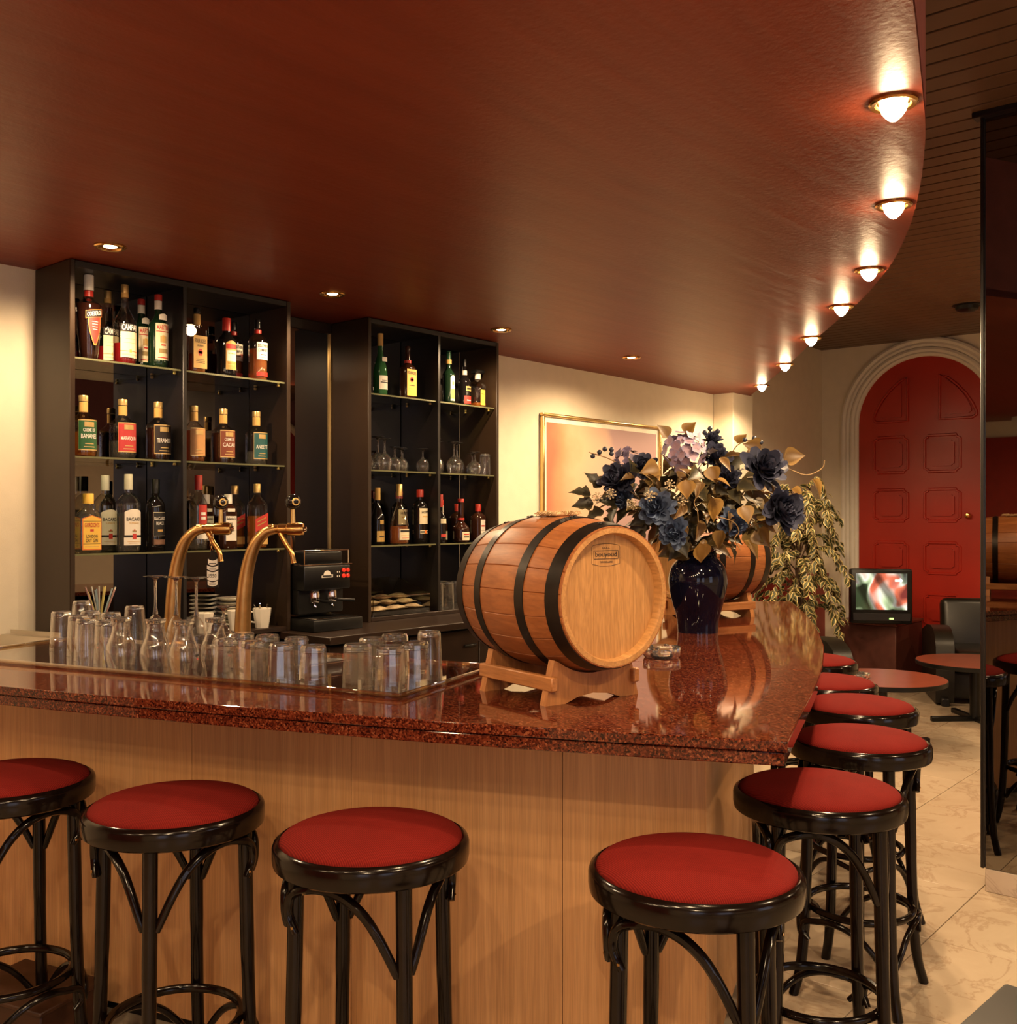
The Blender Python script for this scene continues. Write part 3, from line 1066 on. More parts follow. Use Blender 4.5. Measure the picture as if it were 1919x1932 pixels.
def veneer(path, z0=0.05, z1=0.905, mat=VENEER, name='veneer_panel', th=0.02):
    inn = offset_path(path, th)
    poly = [wl2(p) for p in path] + [wl2(p) for p in inn[::-1]]
    c = Vector(poly[len(path) // 2])
    o = MB().prism([(q[0] - c.x, q[1] - c.y) for q in poly], z0, z1).build(name, mat, front, (c.x - fl.x, c.y - fl.y, 0), smooth=25)
    return o


def cut(path, x0, x1, g=0.001):
    return [p for p in path if x0 - 1e-6 <= p.x <= x1 + 1e-6]


def seg_path(path, x0, x1):
    """part of the path between two x values, with exact ends"""
    out = []
    for i in range(len(path) - 1):
        a, b = path[i], path[i + 1]
        for x in (x0, x1):
            if min(a.x, b.x) < x < max(a.x, b.x):
                out.append((x, a + (b - a) * ((x - a.x) / (b.x - a.x))))
    out += [(p.x, p) for p in path if x0 <= p.x <= x1]
    out.sort(key=lambda t: t[0])
    return [t[1] for t in out]


cuts = [-2.12, -1.45, -0.86, -0.40, 0.128, 0.449]
for x0, x1 in zip(cuts[:-1], cuts[1:]):
    veneer(seg_path(PF, x0 + 0.0008, x1 - 0.0008))
for x0, x1 in zip((0.4505, 0.72, 0.98), (0.72, 0.98, 1.214)):
    veneer(seg_path(PS, x0 + 0.0008, x1 - 0.0008))
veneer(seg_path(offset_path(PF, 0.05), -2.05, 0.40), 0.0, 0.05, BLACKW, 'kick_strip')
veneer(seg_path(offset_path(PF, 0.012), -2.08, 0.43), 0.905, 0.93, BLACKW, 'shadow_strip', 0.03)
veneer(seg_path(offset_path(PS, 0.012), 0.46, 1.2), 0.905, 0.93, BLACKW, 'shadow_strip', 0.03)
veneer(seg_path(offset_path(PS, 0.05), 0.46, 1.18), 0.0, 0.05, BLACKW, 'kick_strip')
# staff-side carcass
body = MB()
back = [bar2(1.55, 0.50), bar2(-0.24, 0.50), Vector((0.11, 2.97)), Vector((0.26, 3.25)), Vector((0.40, 3.6)), Vector((0.56, 4.2)), Vector((0.70, 4.8)), Vector((0.77, 5.2))]
bp = offset_path(back, 0.02)
body.prism([(wl2(p)[0] - fl.x, wl2(p)[1] - fl.y) for p in back] + [(wl2(p)[0] - fl.x, wl2(p)[1] - fl.y) for p in bp[::-1]], 0.0, 0.925)
body.build('staff_side_panel', BROWNBLK, front, smooth=0)
e0, e1 = Vector((1.20, 5.215)), Vector((0.78, 5.215))
body = MB().prism([(wl2(p)[0] - fl.x, wl2(p)[1] - fl.y) for p in (e0, e1, e1 + Vector((0, -0.02)), e0 + Vector((0, -0.02)))], 0.0, 0.925)
body.build('end_panel', VENEER, front, smooth=0)

# steel sink at the wall end
sk = thing('sink', 'stainless steel sink set in the bar top by the left wall', 'sink', bar(1.90, 0.32, ZB))
AANG = math.atan2((W(*BA) - W(0, 0)).y, (W(*BA) - W(0, 0)).x)
sk.rotation_euler = (0, 0, AANG)       # local X along the bar to the left, local Y towards the customers
MB().box(-0.275, 0.06, -0.200, -0.16, -0.012, 0.004).build('rim', STEEL, sk)
MB().box(-0.275, 0.14, 0.15, 0.195, -0.012, 0.004).build('rim', STEEL, sk)
MB().box(-0.275, -0.23, -0.16, 0.15, -0.012, 0.004).build('rim', STEEL, sk)
bw = MB()
bw.add([(-0.23, -0.16, 0.002), (0.08, -0.16, 0.002), (0.14, 0.15, 0.002), (-0.23, 0.15, 0.002), (-0.19, -0.12, -0.15), (0.08, -0.12, -0.15), (0.13, 0.11, -0.15), (-0.19, 0.11, -0.15)],
       [(4, 5, 6, 7), (0, 4, 7, 3), (0, 1, 5, 4), (2, 3, 7, 6)])
bw.build('bowl', STEEL, sk)
MB().box(-0.20, 0.06, -0.206, -0.200, 0.0, 0.018).build('upstand', STEEL, sk)

# acrylic drip tray
tray = thing('drip_tray', 'clear acrylic tray with raised rims holding the glasses', 'tray', bar(0.72, 0.24, ZB), AANG)
# local X = along the bar to the left, local Y = towards the customers
TX0, TX1, TY0, TY1 = -0.78, 0.86, -0.26, 0.265
MB().box(TX0, TX1, TY0, TY1, 0.004, 0.008).build('tray_floor', ACRYL, tray)
AMB = thin_glass('acrylic_rim', (0.85, 0.74, 0.55), 0.8, 0.15, 1.8)
for a in ((TX0, TX1, TY1 - 0.004, TY1 + 0.003), (TX0, TX1, TY0 - 0.003, TY0 + 0.004), (TX0 - 0.003, TX0 + 0.004, TY0, TY1), (TX1 - 0.004, TX1 + 0.003, TY0, TY1)):
    MB().rbox(((a[0] + a[1]) / 2, (a[2] + a[3]) / 2, 0.0095), (a[1] - a[0], a[3] - a[2], 0.011), 0.002, 2).build('tray_rim', AMB, tray)
ZTR = ZB + 0.0085

# ------------------------------------------------------------------ glassware
BASEM = THICK


def glass_kit(prof, base_prof, seg, smooth=40):
    """prof = thin wall, base_prof = the heavy foot; modelled upside down, mouth at z=0"""
    a = MB().lathe(prof, seg, closed=False).mesh('wall', CLEAR, smooth)
    b = MB().lathe(base_prof, seg, closed=False).mesh('heavy_base', THICK, smooth)
    return a, b


def tumbler(h, r0, r1, th=0.0022, base=0.016, seg=24, smooth=40):
    wall = [(r0, 0.0), (r0 + (r1 - r0) * 0.5, h * 0.5), (r1, h - 0.006), (r1 - 0.004, h), (r1 - 0.004, h), (r1 - th - 0.002, h - base), (r0 + (r1 - r0) * 0.5 - th, h * 0.5), (r0 - th, 0.0), (r0, 0.0)]
    bs = [(0.0, h - base), (r1 - th - 0.002, h - base - 0.002), (r1 - 0.0012, h - base), (r1 - 0.001, h - 0.007), (r1 - 0.006, h - 0.0008), (r1 * 0.75, h - 0.0008), (0.0, h - 0.004)]
    return glass_kit(wall, bs, seg, smooth)


def curve_glass(pts, th=0.0018, base=0.014, seg=24):
    h = pts[-1][1]
    r1 = pts[-1][0]
    wall = pts + [(max(r - th, 0.002), z - (base if i == len(pts) - 1 else 0)) for i, (r, z) in reversed(list(enumerate(pts)))] + [pts[0]]
    bs = [(0.0, h - base), (r1 - th - 0.001, h - base), (r1 - 0.0006, h - base + 0.003), (r1 - 0.0006, h - 0.004), (r1 - 0.005, h - 0.0006), (0.0, h - 0.002)]
    return glass_kit(wall, bs, seg)


def stem_glass(bowl, stem_h, foot_r, seg=24, th=0.0014):
    """bowl profile from mouth (z=0) upwards, then stem and foot on top"""
    top_z = bowl[-1][1]
    wall = bowl + [(max(r - th, 0.001), z - (th if i == len(bowl) - 1 else 0)) for i, (r, z) in reversed(list(enumerate(bowl)))] + [bowl[0]]
    a = MB().lathe(smooth_prof(wall[:len(bowl)]) + wall[len(bowl):], seg, closed=False).mesh('bowl', CLEAR)
    zt = top_z + stem_h
    st = [(0.0, top_z - 0.003), (0.008, top_z - 0.001), (0.0045, top_z + stem_h * 0.18), (0.0035, top_z + stem_h * 0.5), (0.0045, zt - 0.014), (0.010, zt - 0.007), (foot_r * 0.6, zt - 0.004), (foot_r, zt - 0.002), (foot_r, zt - 0.0008), (foot_r * 0.5, zt - 0.001), (0.0, zt - 0.002)]
    b = MB().lathe(st, seg, closed=False).mesh('stem', THICK)
    return a, b


def smooth_prof(p, k=3):
    return [(q.x, q.y) for q in smooth_path([Vector(x) for x in p], k)]


K_BEER = tumbler(0.150, 0.040, 0.029, base=0.012, seg=24)
K_TALL = tumbler(0.125, 0.036, 0.031, base=0.014, seg=24)
K_ROCK = tumbler(0.098, 0.0375, 0.033, base=0.018, seg=12, smooth=20)
K_ROCK2 = tumbler(0.108, 0.040, 0.036, base=0.018, seg=14, smooth=20)
K_HIGH = tumbler(0.140, 0.032, 0.029, base=0.012, seg=16, smooth=20)
K_TULIP = curve_glass(smooth_prof([(0.036, 0.0), (0.042, 0.03), (0.040, 0.06), (0.029, 0.09), (0.024, 0.115), (0.029, 0.140)]), base=0.012)
K_FLUTE = stem_glass([(0.024, 0.0), (0.031, 0.035), (0.031, 0.07), (0.020, 0.115), (0.004, 0.135)], 0.115, 0.036)
K_FOOT = stem_glass([(0.030, 0.0), (0.036, 0.03), (0.034, 0.06), (0.018, 0.095), (0.007, 0.11)], 0.055, 0.030)
K_WINE = stem_glass([(0.028, 0.0), (0.036, 0.03), (0.034, 0.055), (0.018, 0.078), (0.004, 0.085)], 0.07, 0.032)
K_WINES = stem_glass([(0.026, 0.0), (0.033, 0.025), (0.031, 0.048), (0.017, 0.066), (0.004, 0.072)], 0.048, 0.030)


def glass(name, kit, label, loc, group, cat='glass', rz=None, s=1.0):
    t = thing(name, label, cat, loc, random.uniform(0, 6) if rz is None else rz, group)
    t.scale = (s, s, s)
    put(kit[0].name.split('.')[0], kit[0], t)
    put(kit[1].name.split('.')[0], kit[1], t)
    return t


def brand_band(t, r, z, ang):
    w = MB().lathe([(r + 0.0006, z), (r + 0.0006, z + 0.006)], 6, a0=ang - 0.22, a1=ang + 0.22, closed=False)
    o = w.build('black_band', INK, t)
    MB().lathe([(0.0, 0.0), (0.003, 0.0)], 8, closed=False, M=Matrix.Translation((math.cos(ang) * (r + 0.001), math.sin(ang) * (r + 0.001), z - 0.007)) @ Matrix.Rotation(ang, 4, 'Z') @ Matrix.Rotation(PI / 2, 4, 'Y')).build('red_star', INKRED, o)


O9 = ['leftmost', 'second from left', 'third from left', 'fourth from left', 'fifth from left', 'sixth from left', 'seventh from left']
GA = 'upturned beer glasses at the left of the tray'
back_a = [(1.400, 0.345), (1.300, 0.290), (1.195, 0.275), (1.095, 0.275)]
front_a = [(1.370, 0.235), (1.215, 0.165), (1.110, 0.100), (1.015, 0.085)]
for i, (a, b) in enumerate(back_a):
    glass('beer_glass', K_BEER if i in (0, 3) else K_TALL, 'upturned tapered glass in the back row of the left tray cluster, ' + O9[i], bar(a, b, ZTR), GA)
for i, (a, b) in enumerate(front_a):
    t = glass('beer_glass', K_TALL, 'upturned tapered glass in the front row of the left tray cluster, ' + O9[i], bar(a, b, ZTR), GA, rz=0)
    if i == 2:
        brand_band(t, 0.0355, 0.045, -PI / 2 + RZ + PI / 2 - 0.2)
glass('flared_glass', K_TULIP, 'upturned curved glass just right of the left tray cluster, nearest the rim', bar(0.925, 0.055, ZTR), GA)
GT = 'upturned bulb-shaped glasses'
for i, (a, b, n) in enumerate(((0.800, 0.060, 'left'), (0.700, 0.065, 'right'), (0.668, 0.158, 'rear'))):
    t = glass('bulb_glass', K_TULIP, 'upturned bulb-shaped glass in the middle of the tray, %s of three' % n, bar(a, b, ZTR), GT, rz=0)
    if i > 0:
        brand_band(t, 0.0415, 0.040, RZ - 0.2)
for i, (a, b) in enumerate(((0.960, 0.225), (0.875, 0.222), (0.795, 0.220))):
    glass('champagne_flute', K_FLUTE, 'upturned champagne flute on the tray with its foot in the air, ' + ('left', 'middle', 'right')[i] + ' of three', bar(a, b, ZTR), 'upturned champagne flutes on the tray', s=1.0)
glass('footed_glass', K_FOOT, 'upturned short-stemmed glass beside the champagne flutes', bar(0.712, 0.245, ZTR), 'upturned champagne flutes on the tray')
GC = 'upturned faceted tumblers in the middle of the tray'
for i, (a, b) in enumerate(((0.545, 0.062), (0.446, 0.052), (0.346, 0.045), (0.245, 0.045))):
    glass('tumbler', K_ROCK, 'upturned faceted tumbler in the front row of the middle tray cluster, ' + O9[i], bar(a, b, ZTR), GC)
for i, (a, b) in enumerate(((0.600, 0.195), (0.500, 0.180), (0.392, 0.170))):
    glass('tumbler', K_ROCK, 'upturned faceted tumbler in the back row of the middle tray cluster, ' + O9[i], bar(a, b, ZTR), GC)
GD = 'upturned tumblers at the right end of the tray'
for i, (a, b, n) in enumerate(((0.112, 0.050, 'front left'), (0.015, 0.050, 'front middle'), (0.000, 0.145, 'front right'), (0.015, 0.245, 'far right, standing apart'), (0.150, 0.175, 'rear left'), (0.140, 0.275, 'rear right'))):
    glass('tumbler', K_ROCK2 if i != 3 else K_TALL, 'upturned heavy tumbler at the right end of the tray, ' + n, bar(a, b, ZTR), GD)

# ------------------------------------------------------------------ beer taps
def beer_tap(label, a, b, turn):
    t = thing('beer_tap', label, 'beer tap', bar(a, b, ZB), RZ + turn, 'brass beer taps')
    prof = smooth_path([(0.0, 0, 0.0), (0.002, 0, 0.10), (0.008, 0, 0.20), (0.020, 0, 0.28), (0.042, 0, 0.345), (0.075, 0, 0.385), (0.11, 0, 0.397)], 5)
    n = len(prof)
    MB().tube(prof, [0.036 - 0.016 * (i / (n - 1)) ** 0.8 for i in range(n)], 14, flat=0.8).build('column', BRASSD, t)
    MB().lathe([(0.0, 0), (0.042, 0), (0.042, 0.006), (0.034, 0.012), (0.0, 0.012)], 24, closed=False).build('base_flange', BRASSD, t)
    RX = Matrix.Rotation(PI / 2, 4, 'Y')
    MB().lathe([(0.0, 0.0), (0.017, 0.0), (0.018, 0.012), (0.0155, 0.014), (0.0155, 0.030), (0.018, 0.032), (0.018, 0.060), (0.021, 0.062), (0.022, 0.105), (0.019, 0.115), (0.0, 0.118)], 20, closed=False, M=Matrix.Translation((0.088, 0, 0.397)) @ RX).build('valve_body', BRASS, t)
    MB().lathe([(0.0, 0.118), (0.009, 0.118), (0.009, 0.124), (0.0, 0.126)], 12, closed=False, M=Matrix.Translation((0.088, 0, 0.397)) @ RX).build('end_cap', CHROME, t)
    MB().tube(smooth_path([(0.125, -0.005, 0.385), (0.145, -0.008, 0.350), (0.165, -0.010, 0.318), (0.172, -0.010, 0.285)], 4), [0.0085] * 12 + [0.0095], 10).build('spout', BRASS, t)
    h = MB().lathe([(0.0075, 0.0), (0.006, 0.05)], 10).build('handle_post', GOLDCAP, t, (0.168, 0, 0.415))
    k = MB().lathe([(0.026 * math.sin(PI * i / 14), 0.026 * -math.cos(PI * i / 14)) for i in range(15)], 24, closed=False).build('ball_knob', P('black_bakelite', (0.008, 0.007, 0.007), 0.1), t, (0.168, 0, 0.488))
    MD = Matrix.Rotation(0.62, 4, 'Z') @ Matrix.Translation((0, -0.0232, 0.0)) @ Matrix.Rotation(PI / 2, 4, 'X')
    MB().lathe([(0.0, 0.001), (0.0125, 0.001), (0.0135, -0.002)], 20, closed=False, M=MD).build('medallion', INKGOLD, k)
    MB().lathe([(0.0045, 0.0015), (0.0065, 0.0015)], 16, closed=False, M=MD).build('medallion_print', WHITEINK, k)
    return t


beer_tap('brass swan-neck beer tap with a bottle-shaped tag hanging from it', 1.200, 0.548, 0.0)
beer_tap('brass swan-neck beer tap nearer the coffee machine', 0.895, 0.548, 0.0)
# the tag on the first tap
tp = bar(1.200, 0.548, ZB)
q = W(0.143, -0.028, 0) + Vector((tp.x, tp.y, ZB + 0.397))
tg = thing('bottle_tag', 'black and white bottle-shaped tag on a chain from the left tap', 'tag', q, RZ)
ch = MB()
for i in range(9):
    M = Matrix.Translation((0.002 * math.sin(i), 0, -0.004 - i * 0.0085)) @ Matrix.Rotation((i % 2) * PI / 2, 4, 'Z')
    ch.tube([(0.0035 * math.cos(x), 0, 0.006 * math.sin(x)) for x in [2 * PI * j / 8 for j in range(8)]], 0.0009, 5, closed=True, M=M)
ch.build('chain', BRASS, tg)['kind'] = 'stuff'
TGP = Matrix.Translation((0.006, 0, -0.20)) @ Matrix.Rotation(PI / 2, 4, 'X')
body = [(-0.019, 0), (0.019, 0), (0.021, 0.012), (0.021, 0.075), (0.017, 0.095), (0.008, 0.108), (0.006, 0.128), (-0.006, 0.128), (-0.008, 0.108), (-0.017, 0.095), (-0.021, 0.075), (-0.021, 0.012)]
tb = MB().prism(body, -0.0015, 0.0015, M=TGP).build('bottle_card', BLACKCAP, tg)
for z0, z1, w in ((0.004, 0.018, 0.017), (0.022, 0.052, 0.019), (0.057, 0.070, 0.019), (0.075, 0.092, 0.016)):
    st = MB()
    pts = [(-w + 2 * w * i / 8, z0 + 0.006 * ((i - 4) / 4) ** 2) for i in range(9)]
    st.prism(pts + [(p[0], p[1] + z1 - z0) for p in pts[::-1]], 0.0016, 0.0022, M=TGP)
    o = st.build('printed_band', WHITEINK, tb)
MB().add


def flat_text(s, w, h, M, mat, par, name='lettering'):
    vv, ff = TXT[s]
    m = MB()
    m.add([(p[0] * w, p[1] * h, 0) for p in vv], ff, M=M)
    return m.build(name, mat, par, smooth=0)


flat_text('1550', 0.026, 0.013, TGP @ Matrix.Translation((0, 0.040, 0.0026)), INK, tb)
for zz in (0.063, 0.082, 0.0115):
    MB().box(-0.012, 0.012, zz - 0.0015, zz + 0.0015, 0.0023, 0.0027, M=TGP).build('print_line', INK, tb)

# straws in a glass
sg = glass('straw_glass', tumbler(0.11, 0.030, 0.032, seg=20), 'glass of pale drinking straws at the foot of the left shelves', (1.945, 3.72, 0.9405 + 0.11), None)
sg.rotation_euler = (PI, 0, 0.3)
random.seed(21)
SCOL = [P('straw_white', (0.75, 0.72, 0.62), 0.5), P('straw_yellow', (0.72, 0.58, 0.20), 0.5), P('straw_pink', (0.62, 0.36, 0.34), 0.5), P('straw_blue', (0.38, 0.50, 0.58), 0.5)]
for i in range(12):
    a = 2 * PI * i / 12 + random.uniform(-0.2, 0.2)
    r1 = random.uniform(0.03, 0.075)
    x0, y0 = -math.cos(a) * 0.012, -math.sin(a) * 0.012
    col = i % 4
    s_ = MB().tube([(x0, y0, 0.012), (math.cos(a) * r1, math.sin(a) * r1, 0.20 + random.uniform(-0.01, 0.015))], 0.003, 8).build('drinking_straw', SCOL[col], None, (1.945, 3.72, 0.9405))
    tag(s_, '%s drinking straw in the glass below the left bottle shelves' % ('white', 'yellow', 'pink', 'blue')[col], 'straw', ('white', 'yellow', 'pink', 'blue')[col] + ' straws in the glass')

# ------------------------------------------------------------------ back bar: counter, two shelf units, mirrors
SH = (2.005, 1.642, 1.282)
ZK = 0.92
bc = thing('back_counter', 'dark brown back counter with cupboards below the shelves', 'cabinet', (3.6, 3.6, 0))
MB().rbox((3.665 - 3.6, 3.585 - 3.6, ZK - 0.016), (1.91, 0.61, 0.032), 0.003, 1).build('countertop', BROWNBLK, bc)
MB().box(2.73 - 3.6, 4.60 - 3.6, 3.34 - 3.6, 3.88 - 3.6, 0.0, ZK - 0.032).build('carcass', BLACKW, bc)
for i in range(4):
    x = 2.735 + i * 0.467
    dr = MB().rbox((x + 0.2325 - 3.6, 3.33 - 3.6, 0.475), (0.461, 0.018, 0.80), 0.002, 1).build('cupboard_door', BROWNBLK, bc)
    MB().rbox((x + 0.40 - 3.6, 3.315 - 3.6, 0.80), (0.09, 0.012, 0.012), 0.004, 1).build('handle', BLACKMET, dr)
lc = thing('base_cupboard', 'black base cupboard under the left bottle shelves', 'cabinet', (2.25, 3.75, 0))
MB().box(-0.475, 0.455, -0.135, 0.13, 0.0, ZK - 0.022).build('carcass', BLACKW, lc)
for s in (-1, 1):
    MB().rbox((s * 0.23 - 0.01, -0.142, 0.45), (0.455, 0.014, 0.86), 0.002, 1).build('cupboard_door', BLACKW, lc)


def shelf_unit(label, u0, um, u1, cup=None):
    t = thing('shelf_unit', label, 'shelf', (u0, 3.61, ZK), group='black bottle shelves')
    H = ZS - 0.004 - ZK
    w, wm = u1 - u0, um - u0
    D = 0.275
    SIDEM = P('dark_side_laminate', (0.026, 0.014, 0.007), 0.42, var=0.15, vscale=4, spec=0.3)
    for x in (0.010, w - 0.010):
        MB().rbox((x, D / 2, H / 2), (0.02, D, H), 0.002, 1).build('side_panel', SIDEM, t)
    MB().rbox((wm, D / 2, H / 2), (0.018, D - 0.004, H - 0.04), 0.002, 1).build('divider', BLACKW, t)
    MB().rbox((w / 2, D / 2, H - 0.012), (w - 0.04, D - 0.004, 0.024), 0.002, 1).build('top_panel', BLACKW, t)
    MB().rbox((w / 2, D / 2, 0.010), (w - 0.04, D - 0.002, 0.02), 0.002, 1).build('bottom_panel', BROWNBLK, t)
    MB().box(0.02, w - 0.02, D, D + 0.006, 0.0, H).build('mirror_back', MIRROR, t)
    for z in SH:
        for x0, x1 in ((0.022, wm - 0.011), (wm + 0.011, w - 0.022)):
            g = MB().rbox(((x0 + x1) / 2, D / 2 + 0.004, z - ZK - 0.004), (x1 - x0, D - 0.02, 0.008), 0.0015, 1).build('glass_shelf', SHELFG, t)
            MB().box(x0, x1, 0.0135, 0.0145, z - ZK - 0.0075, z - ZK - 0.0005).build('shelf_edge', GLASSEDGE, g)
            for xx in (x0 + 0.006, x1 - 0.006):
                for yy in (0.05, 0.22):
                    MB().rbox((xx, yy, z - ZK - 0.014), (0.012, 0.010, 0.010), 0.002, 1).build('shelf_pin', GOLDCAP, g)
    return t


shelf_unit('black bottle shelf unit with mirror back at left', 1.775, 2.245, 2.762)
shelf_unit('black shelf unit with bottles and glasses left of the picture', 3.211, 3.69, 4.147)
mr = thing('wall_mirror', 'narrow wall mirror between the two shelf units', 'mirror', (2.985, 3.887, ZK))
MB().box(-0.222, 0.222, 0.0, 0.006, 0.02, ZS - ZK - 0.05).build('mirror_glass', MIRROR, mr)
MB().rbox((0, -0.002, ZS - ZK - 0.028), (0.446, 0.02, 0.05), 0.003, 1).build('top_rail', BROWNBLK, mr)
MB().box(0.2195, 0.2225, -0.012, 0.0, 0.02, ZS - ZK - 0.05).build('edge_strip', GOLDCAP, mr)

# ------------------------------------------------------------------ bottles
def sup(rx, ry, n, a):
    c, s = math.cos(a), math.sin(a)
    e = 2.0 / n
    return (rx * math.copysign(abs(c) ** e, c), ry * math.copysign(abs(s) ** e, s))


def loft(rings, seg=24, cap=True):
    m = MB()
    for z, rx, ry, n in rings:
        for i in range(seg):
            x, y = sup(rx, ry, n, 2 * PI * i / seg)
            m.v.append((x, y, z))
    for j in range(len(rings) - 1):
        for i in range(seg):
            i2 = (i + 1) % seg
            m.f.append((j * seg + i, j * seg + i2, (j + 1) * seg + i2, (j + 1) * seg + i))
    if cap:
        m.f.append(tuple(range(seg - 1, -1, -1)))
        m.f.append(tuple((len(rings) - 1) * seg + i for i in range(seg)))
    m.mi = [0] * len(m.f)
    return m


def wrap_pt(R, x, z, flat, ry):
    if flat:
        return (x, -ry, z)
    a = x / R
    return (R * math.sin(a), -R * math.cos(a), z)


def label_mesh(R, ry, z0, z1, w, flat, arch=0.0, taper=0.0, skew=0.0, off=0.0007, shield=False):
    m = MB()
    k, kz = (2, 6) if flat else (10, 6)
    for j in range(kz + 1):
        for i in range(k + 1):
            f = i / k - 0.5
            t = j / kz
            ww = w * (1 - taper * (1 - t))
            if shield:
                ww = w * (0.18 + 0.82 * math.sin(PI / 2 * min(1, t * 1.35)))
            z = z0 + (z1 - z0) * t + (arch * (1 - (2 * f) ** 2) * t if arch else 0) + skew * f
            p = wrap_pt(R + off, f * ww, z, flat, ry + off)
            m.v.append(p)
    for j in range(kz):
        for i in range(k):
            a = j * (k + 1) + i
            m.f.append((a, a + 1, a + k + 2, a + k + 1))
    m.mi = [0] * len(m.f)
    return m


def wrap_text(s, R, ry, zc, w, h, flat, off=0.0013, x0=0.0, skew=0.0):
    vv, ff = TXT[s]
    m = MB()
    m.v = [wrap_pt(R + off, x0 + p[0] * w, zc + p[1] * h + skew * p[0], flat, ry + off) for p in vv]
    m.f = list(ff)
    m.mi = [0] * len(ff)
    return m


LIQ = {'amber': liquid('amber_spirit', (0.75, 0.26, 0.04), 0.45), 'dark': P('dark_liqueur', (0.020, 0.006, 0.004), 0.1), 'red': liquid('red_aperitif', (0.45, 0.02, 0.02), 0.35),
       'clear': liquid('clear_spirit', (0.93, 0.93, 0.88), 0.93), 'pale': liquid('pale_spirit', (0.80, 0.66, 0.38), 0.8), 'rose': liquid('orange_spirit', (0.80, 0.30, 0.10), 0.55)}
DKGREEN = P('dark_green_glass', (0.006, 0.018, 0.008), 0.07)
GREENG = liquid('green_glass', (0.10, 0.34, 0.12), 0.45)
BLKGLASS = P('black_glass', (0.006, 0.005, 0.005), 0.06)
BRNGLASS = P('brown_glass', (0.030, 0.010, 0.005), 0.06)


def bottle(kind, label, u, v, z, h, r, spec, group=None):
    """spec: sh = shoulder start, nk = neck start (fractions of height), nr = neck radius, n = cross-section power, dp = depth ratio,
    glass, liq, lev, cap (material, from fraction, radius factor), labels, text"""
    t = thing('bottle', label, 'bottle', (u, v, z), spec.get('turn', 0.0), group)
    n, dp = spec.get('n', 2.0), spec.get('dp', 1.0)
    sh, nk, nr = spec['sh'], spec['nk'], spec.get('nr', 0.0135)
    wa = spec.get('waist', 0.0)
    tw = spec.get('bot', 1.0)
    rg = [(0.0, r * 0.88 * tw, r * 0.88 * dp * tw, n), (0.004, r * 0.97 * tw, r * 0.97 * dp * tw, n)]
    for q in (0.15, 0.5, 0.85):
        f = tw + (1 - tw) * q - wa * math.sin(PI * q)
        rg.append((h * sh * q, r * f, r * dp * f, n))
    rg.append((h * sh, r, r * dp, n))
    ns = 7
    for i in range(1, ns):
        q = i / ns
        f = {'round': math.cos(q * PI / 2) ** 0.8, 'cone': 1 - q, 'soft': 0.5 + 0.5 * math.cos(q * PI)}[spec.get('shape', 'soft')]
        nn = n + (2.0 - n) * q
        rg.append((h * (sh + (nk - sh) * q), nr + (r - nr) * f, nr + (r * dp - nr) * f, nn))
    rg += [(h * nk, nr, nr, 2.0), (h * 0.93, nr * 0.97, nr * 0.97, 2.0), (h * 0.97, nr * 1.08, nr * 1.08, 2.0), (h * 0.985, nr * 1.0, nr * 1.0, 2.0)]
    seg = 24 if n <= 2.2 else 32
    glass_m = spec.get('glass', BOTTLEG)
    body = loft(rg, seg).build('glass_body', glass_m, t, smooth=50)
    if spec.get('liq'):
        lv = spec.get('lev', 0.6) * h
        lr = [(max(zz, 0.004), (x - 0.0025) if x > 0.006 else x, (y - 0.0025) if y > 0.006 else y, q) for zz, x, y, q in rg if zz < lv]
        a = lr[-1]
        # interpolate the surface ring
        for i in range(len(rg) - 1):
            if rg[i][0] < lv <= rg[i + 1][0]:
                f = (lv - rg[i][0]) / (rg[i + 1][0] - rg[i][0])
                lr.append((lv, rg[i][1] + (rg[i + 1][1] - rg[i][1]) * f - 0.0025, rg[i][2] + (rg[i + 1][2] - rg[i][2]) * f - 0.0025, n if lv < sh * h else 2.0))
        loft(lr, seg).build('liquid', LIQ[spec['liq']], t, smooth=50)
    if spec.get('cap'):
        cm, c0, cr = spec['cap']
        zc = h * c0
        if spec.get('stopper'):
            MB().rbox((0, 0, h * 0.94), (r * 1.5, r * 1.1, h * 0.10), 0.004, 2).build('stopper', cm, t)
            loft([(zc, nr * cr, nr * cr, 2), (h * 0.90, nr * cr, nr * cr, 2)], 16).build('neck_collar', PAPER, t)
        else:
            o = loft([(zc, nr * cr, nr * cr, 2), (h * 0.99, nr * cr, nr * cr, 2), (h, nr * cr * 0.93, nr * cr * 0.93, 2)], 20).build('cap', cm, t)
    for bnd in spec.get('bands', ()):
        bm_, z0, z1, br = bnd
        loft([(h * z0, nr * br, nr * br, 2), (h * z1, nr * br, nr * br, 2)], 20).build('neck_band', bm_, t)
    flat = n > 2.5
    last = None
    for lb in spec.get('labels', ()):
        lm, z0, z1, w = lb[:4]
        kw = lb[4] if len(lb) > 4 else {}
        last = label_mesh(r, r * dp, z0 * h, z1 * h, w * r, flat, **kw).build('label', lm, t)
    for tx in spec.get('text', ()):
        s, zc, w, hh, tm = tx[:5]
        kw = tx[5] if len(tx) > 5 else {}
        wrap_text(s, r, r * dp, zc * h, w * r, hh * h, flat, **kw).build('lettering', tm, last or t, smooth=0)
    for ln in spec.get('lines', ()):
        z0, z1, w, lm = ln[:4]
        label_mesh(r, r * dp, z0 * h, z1 * h, w * r, flat, off=0.0012, **(ln[4] if len(ln) > 4 else {})).build('print_line', lm, last or t)
    return t


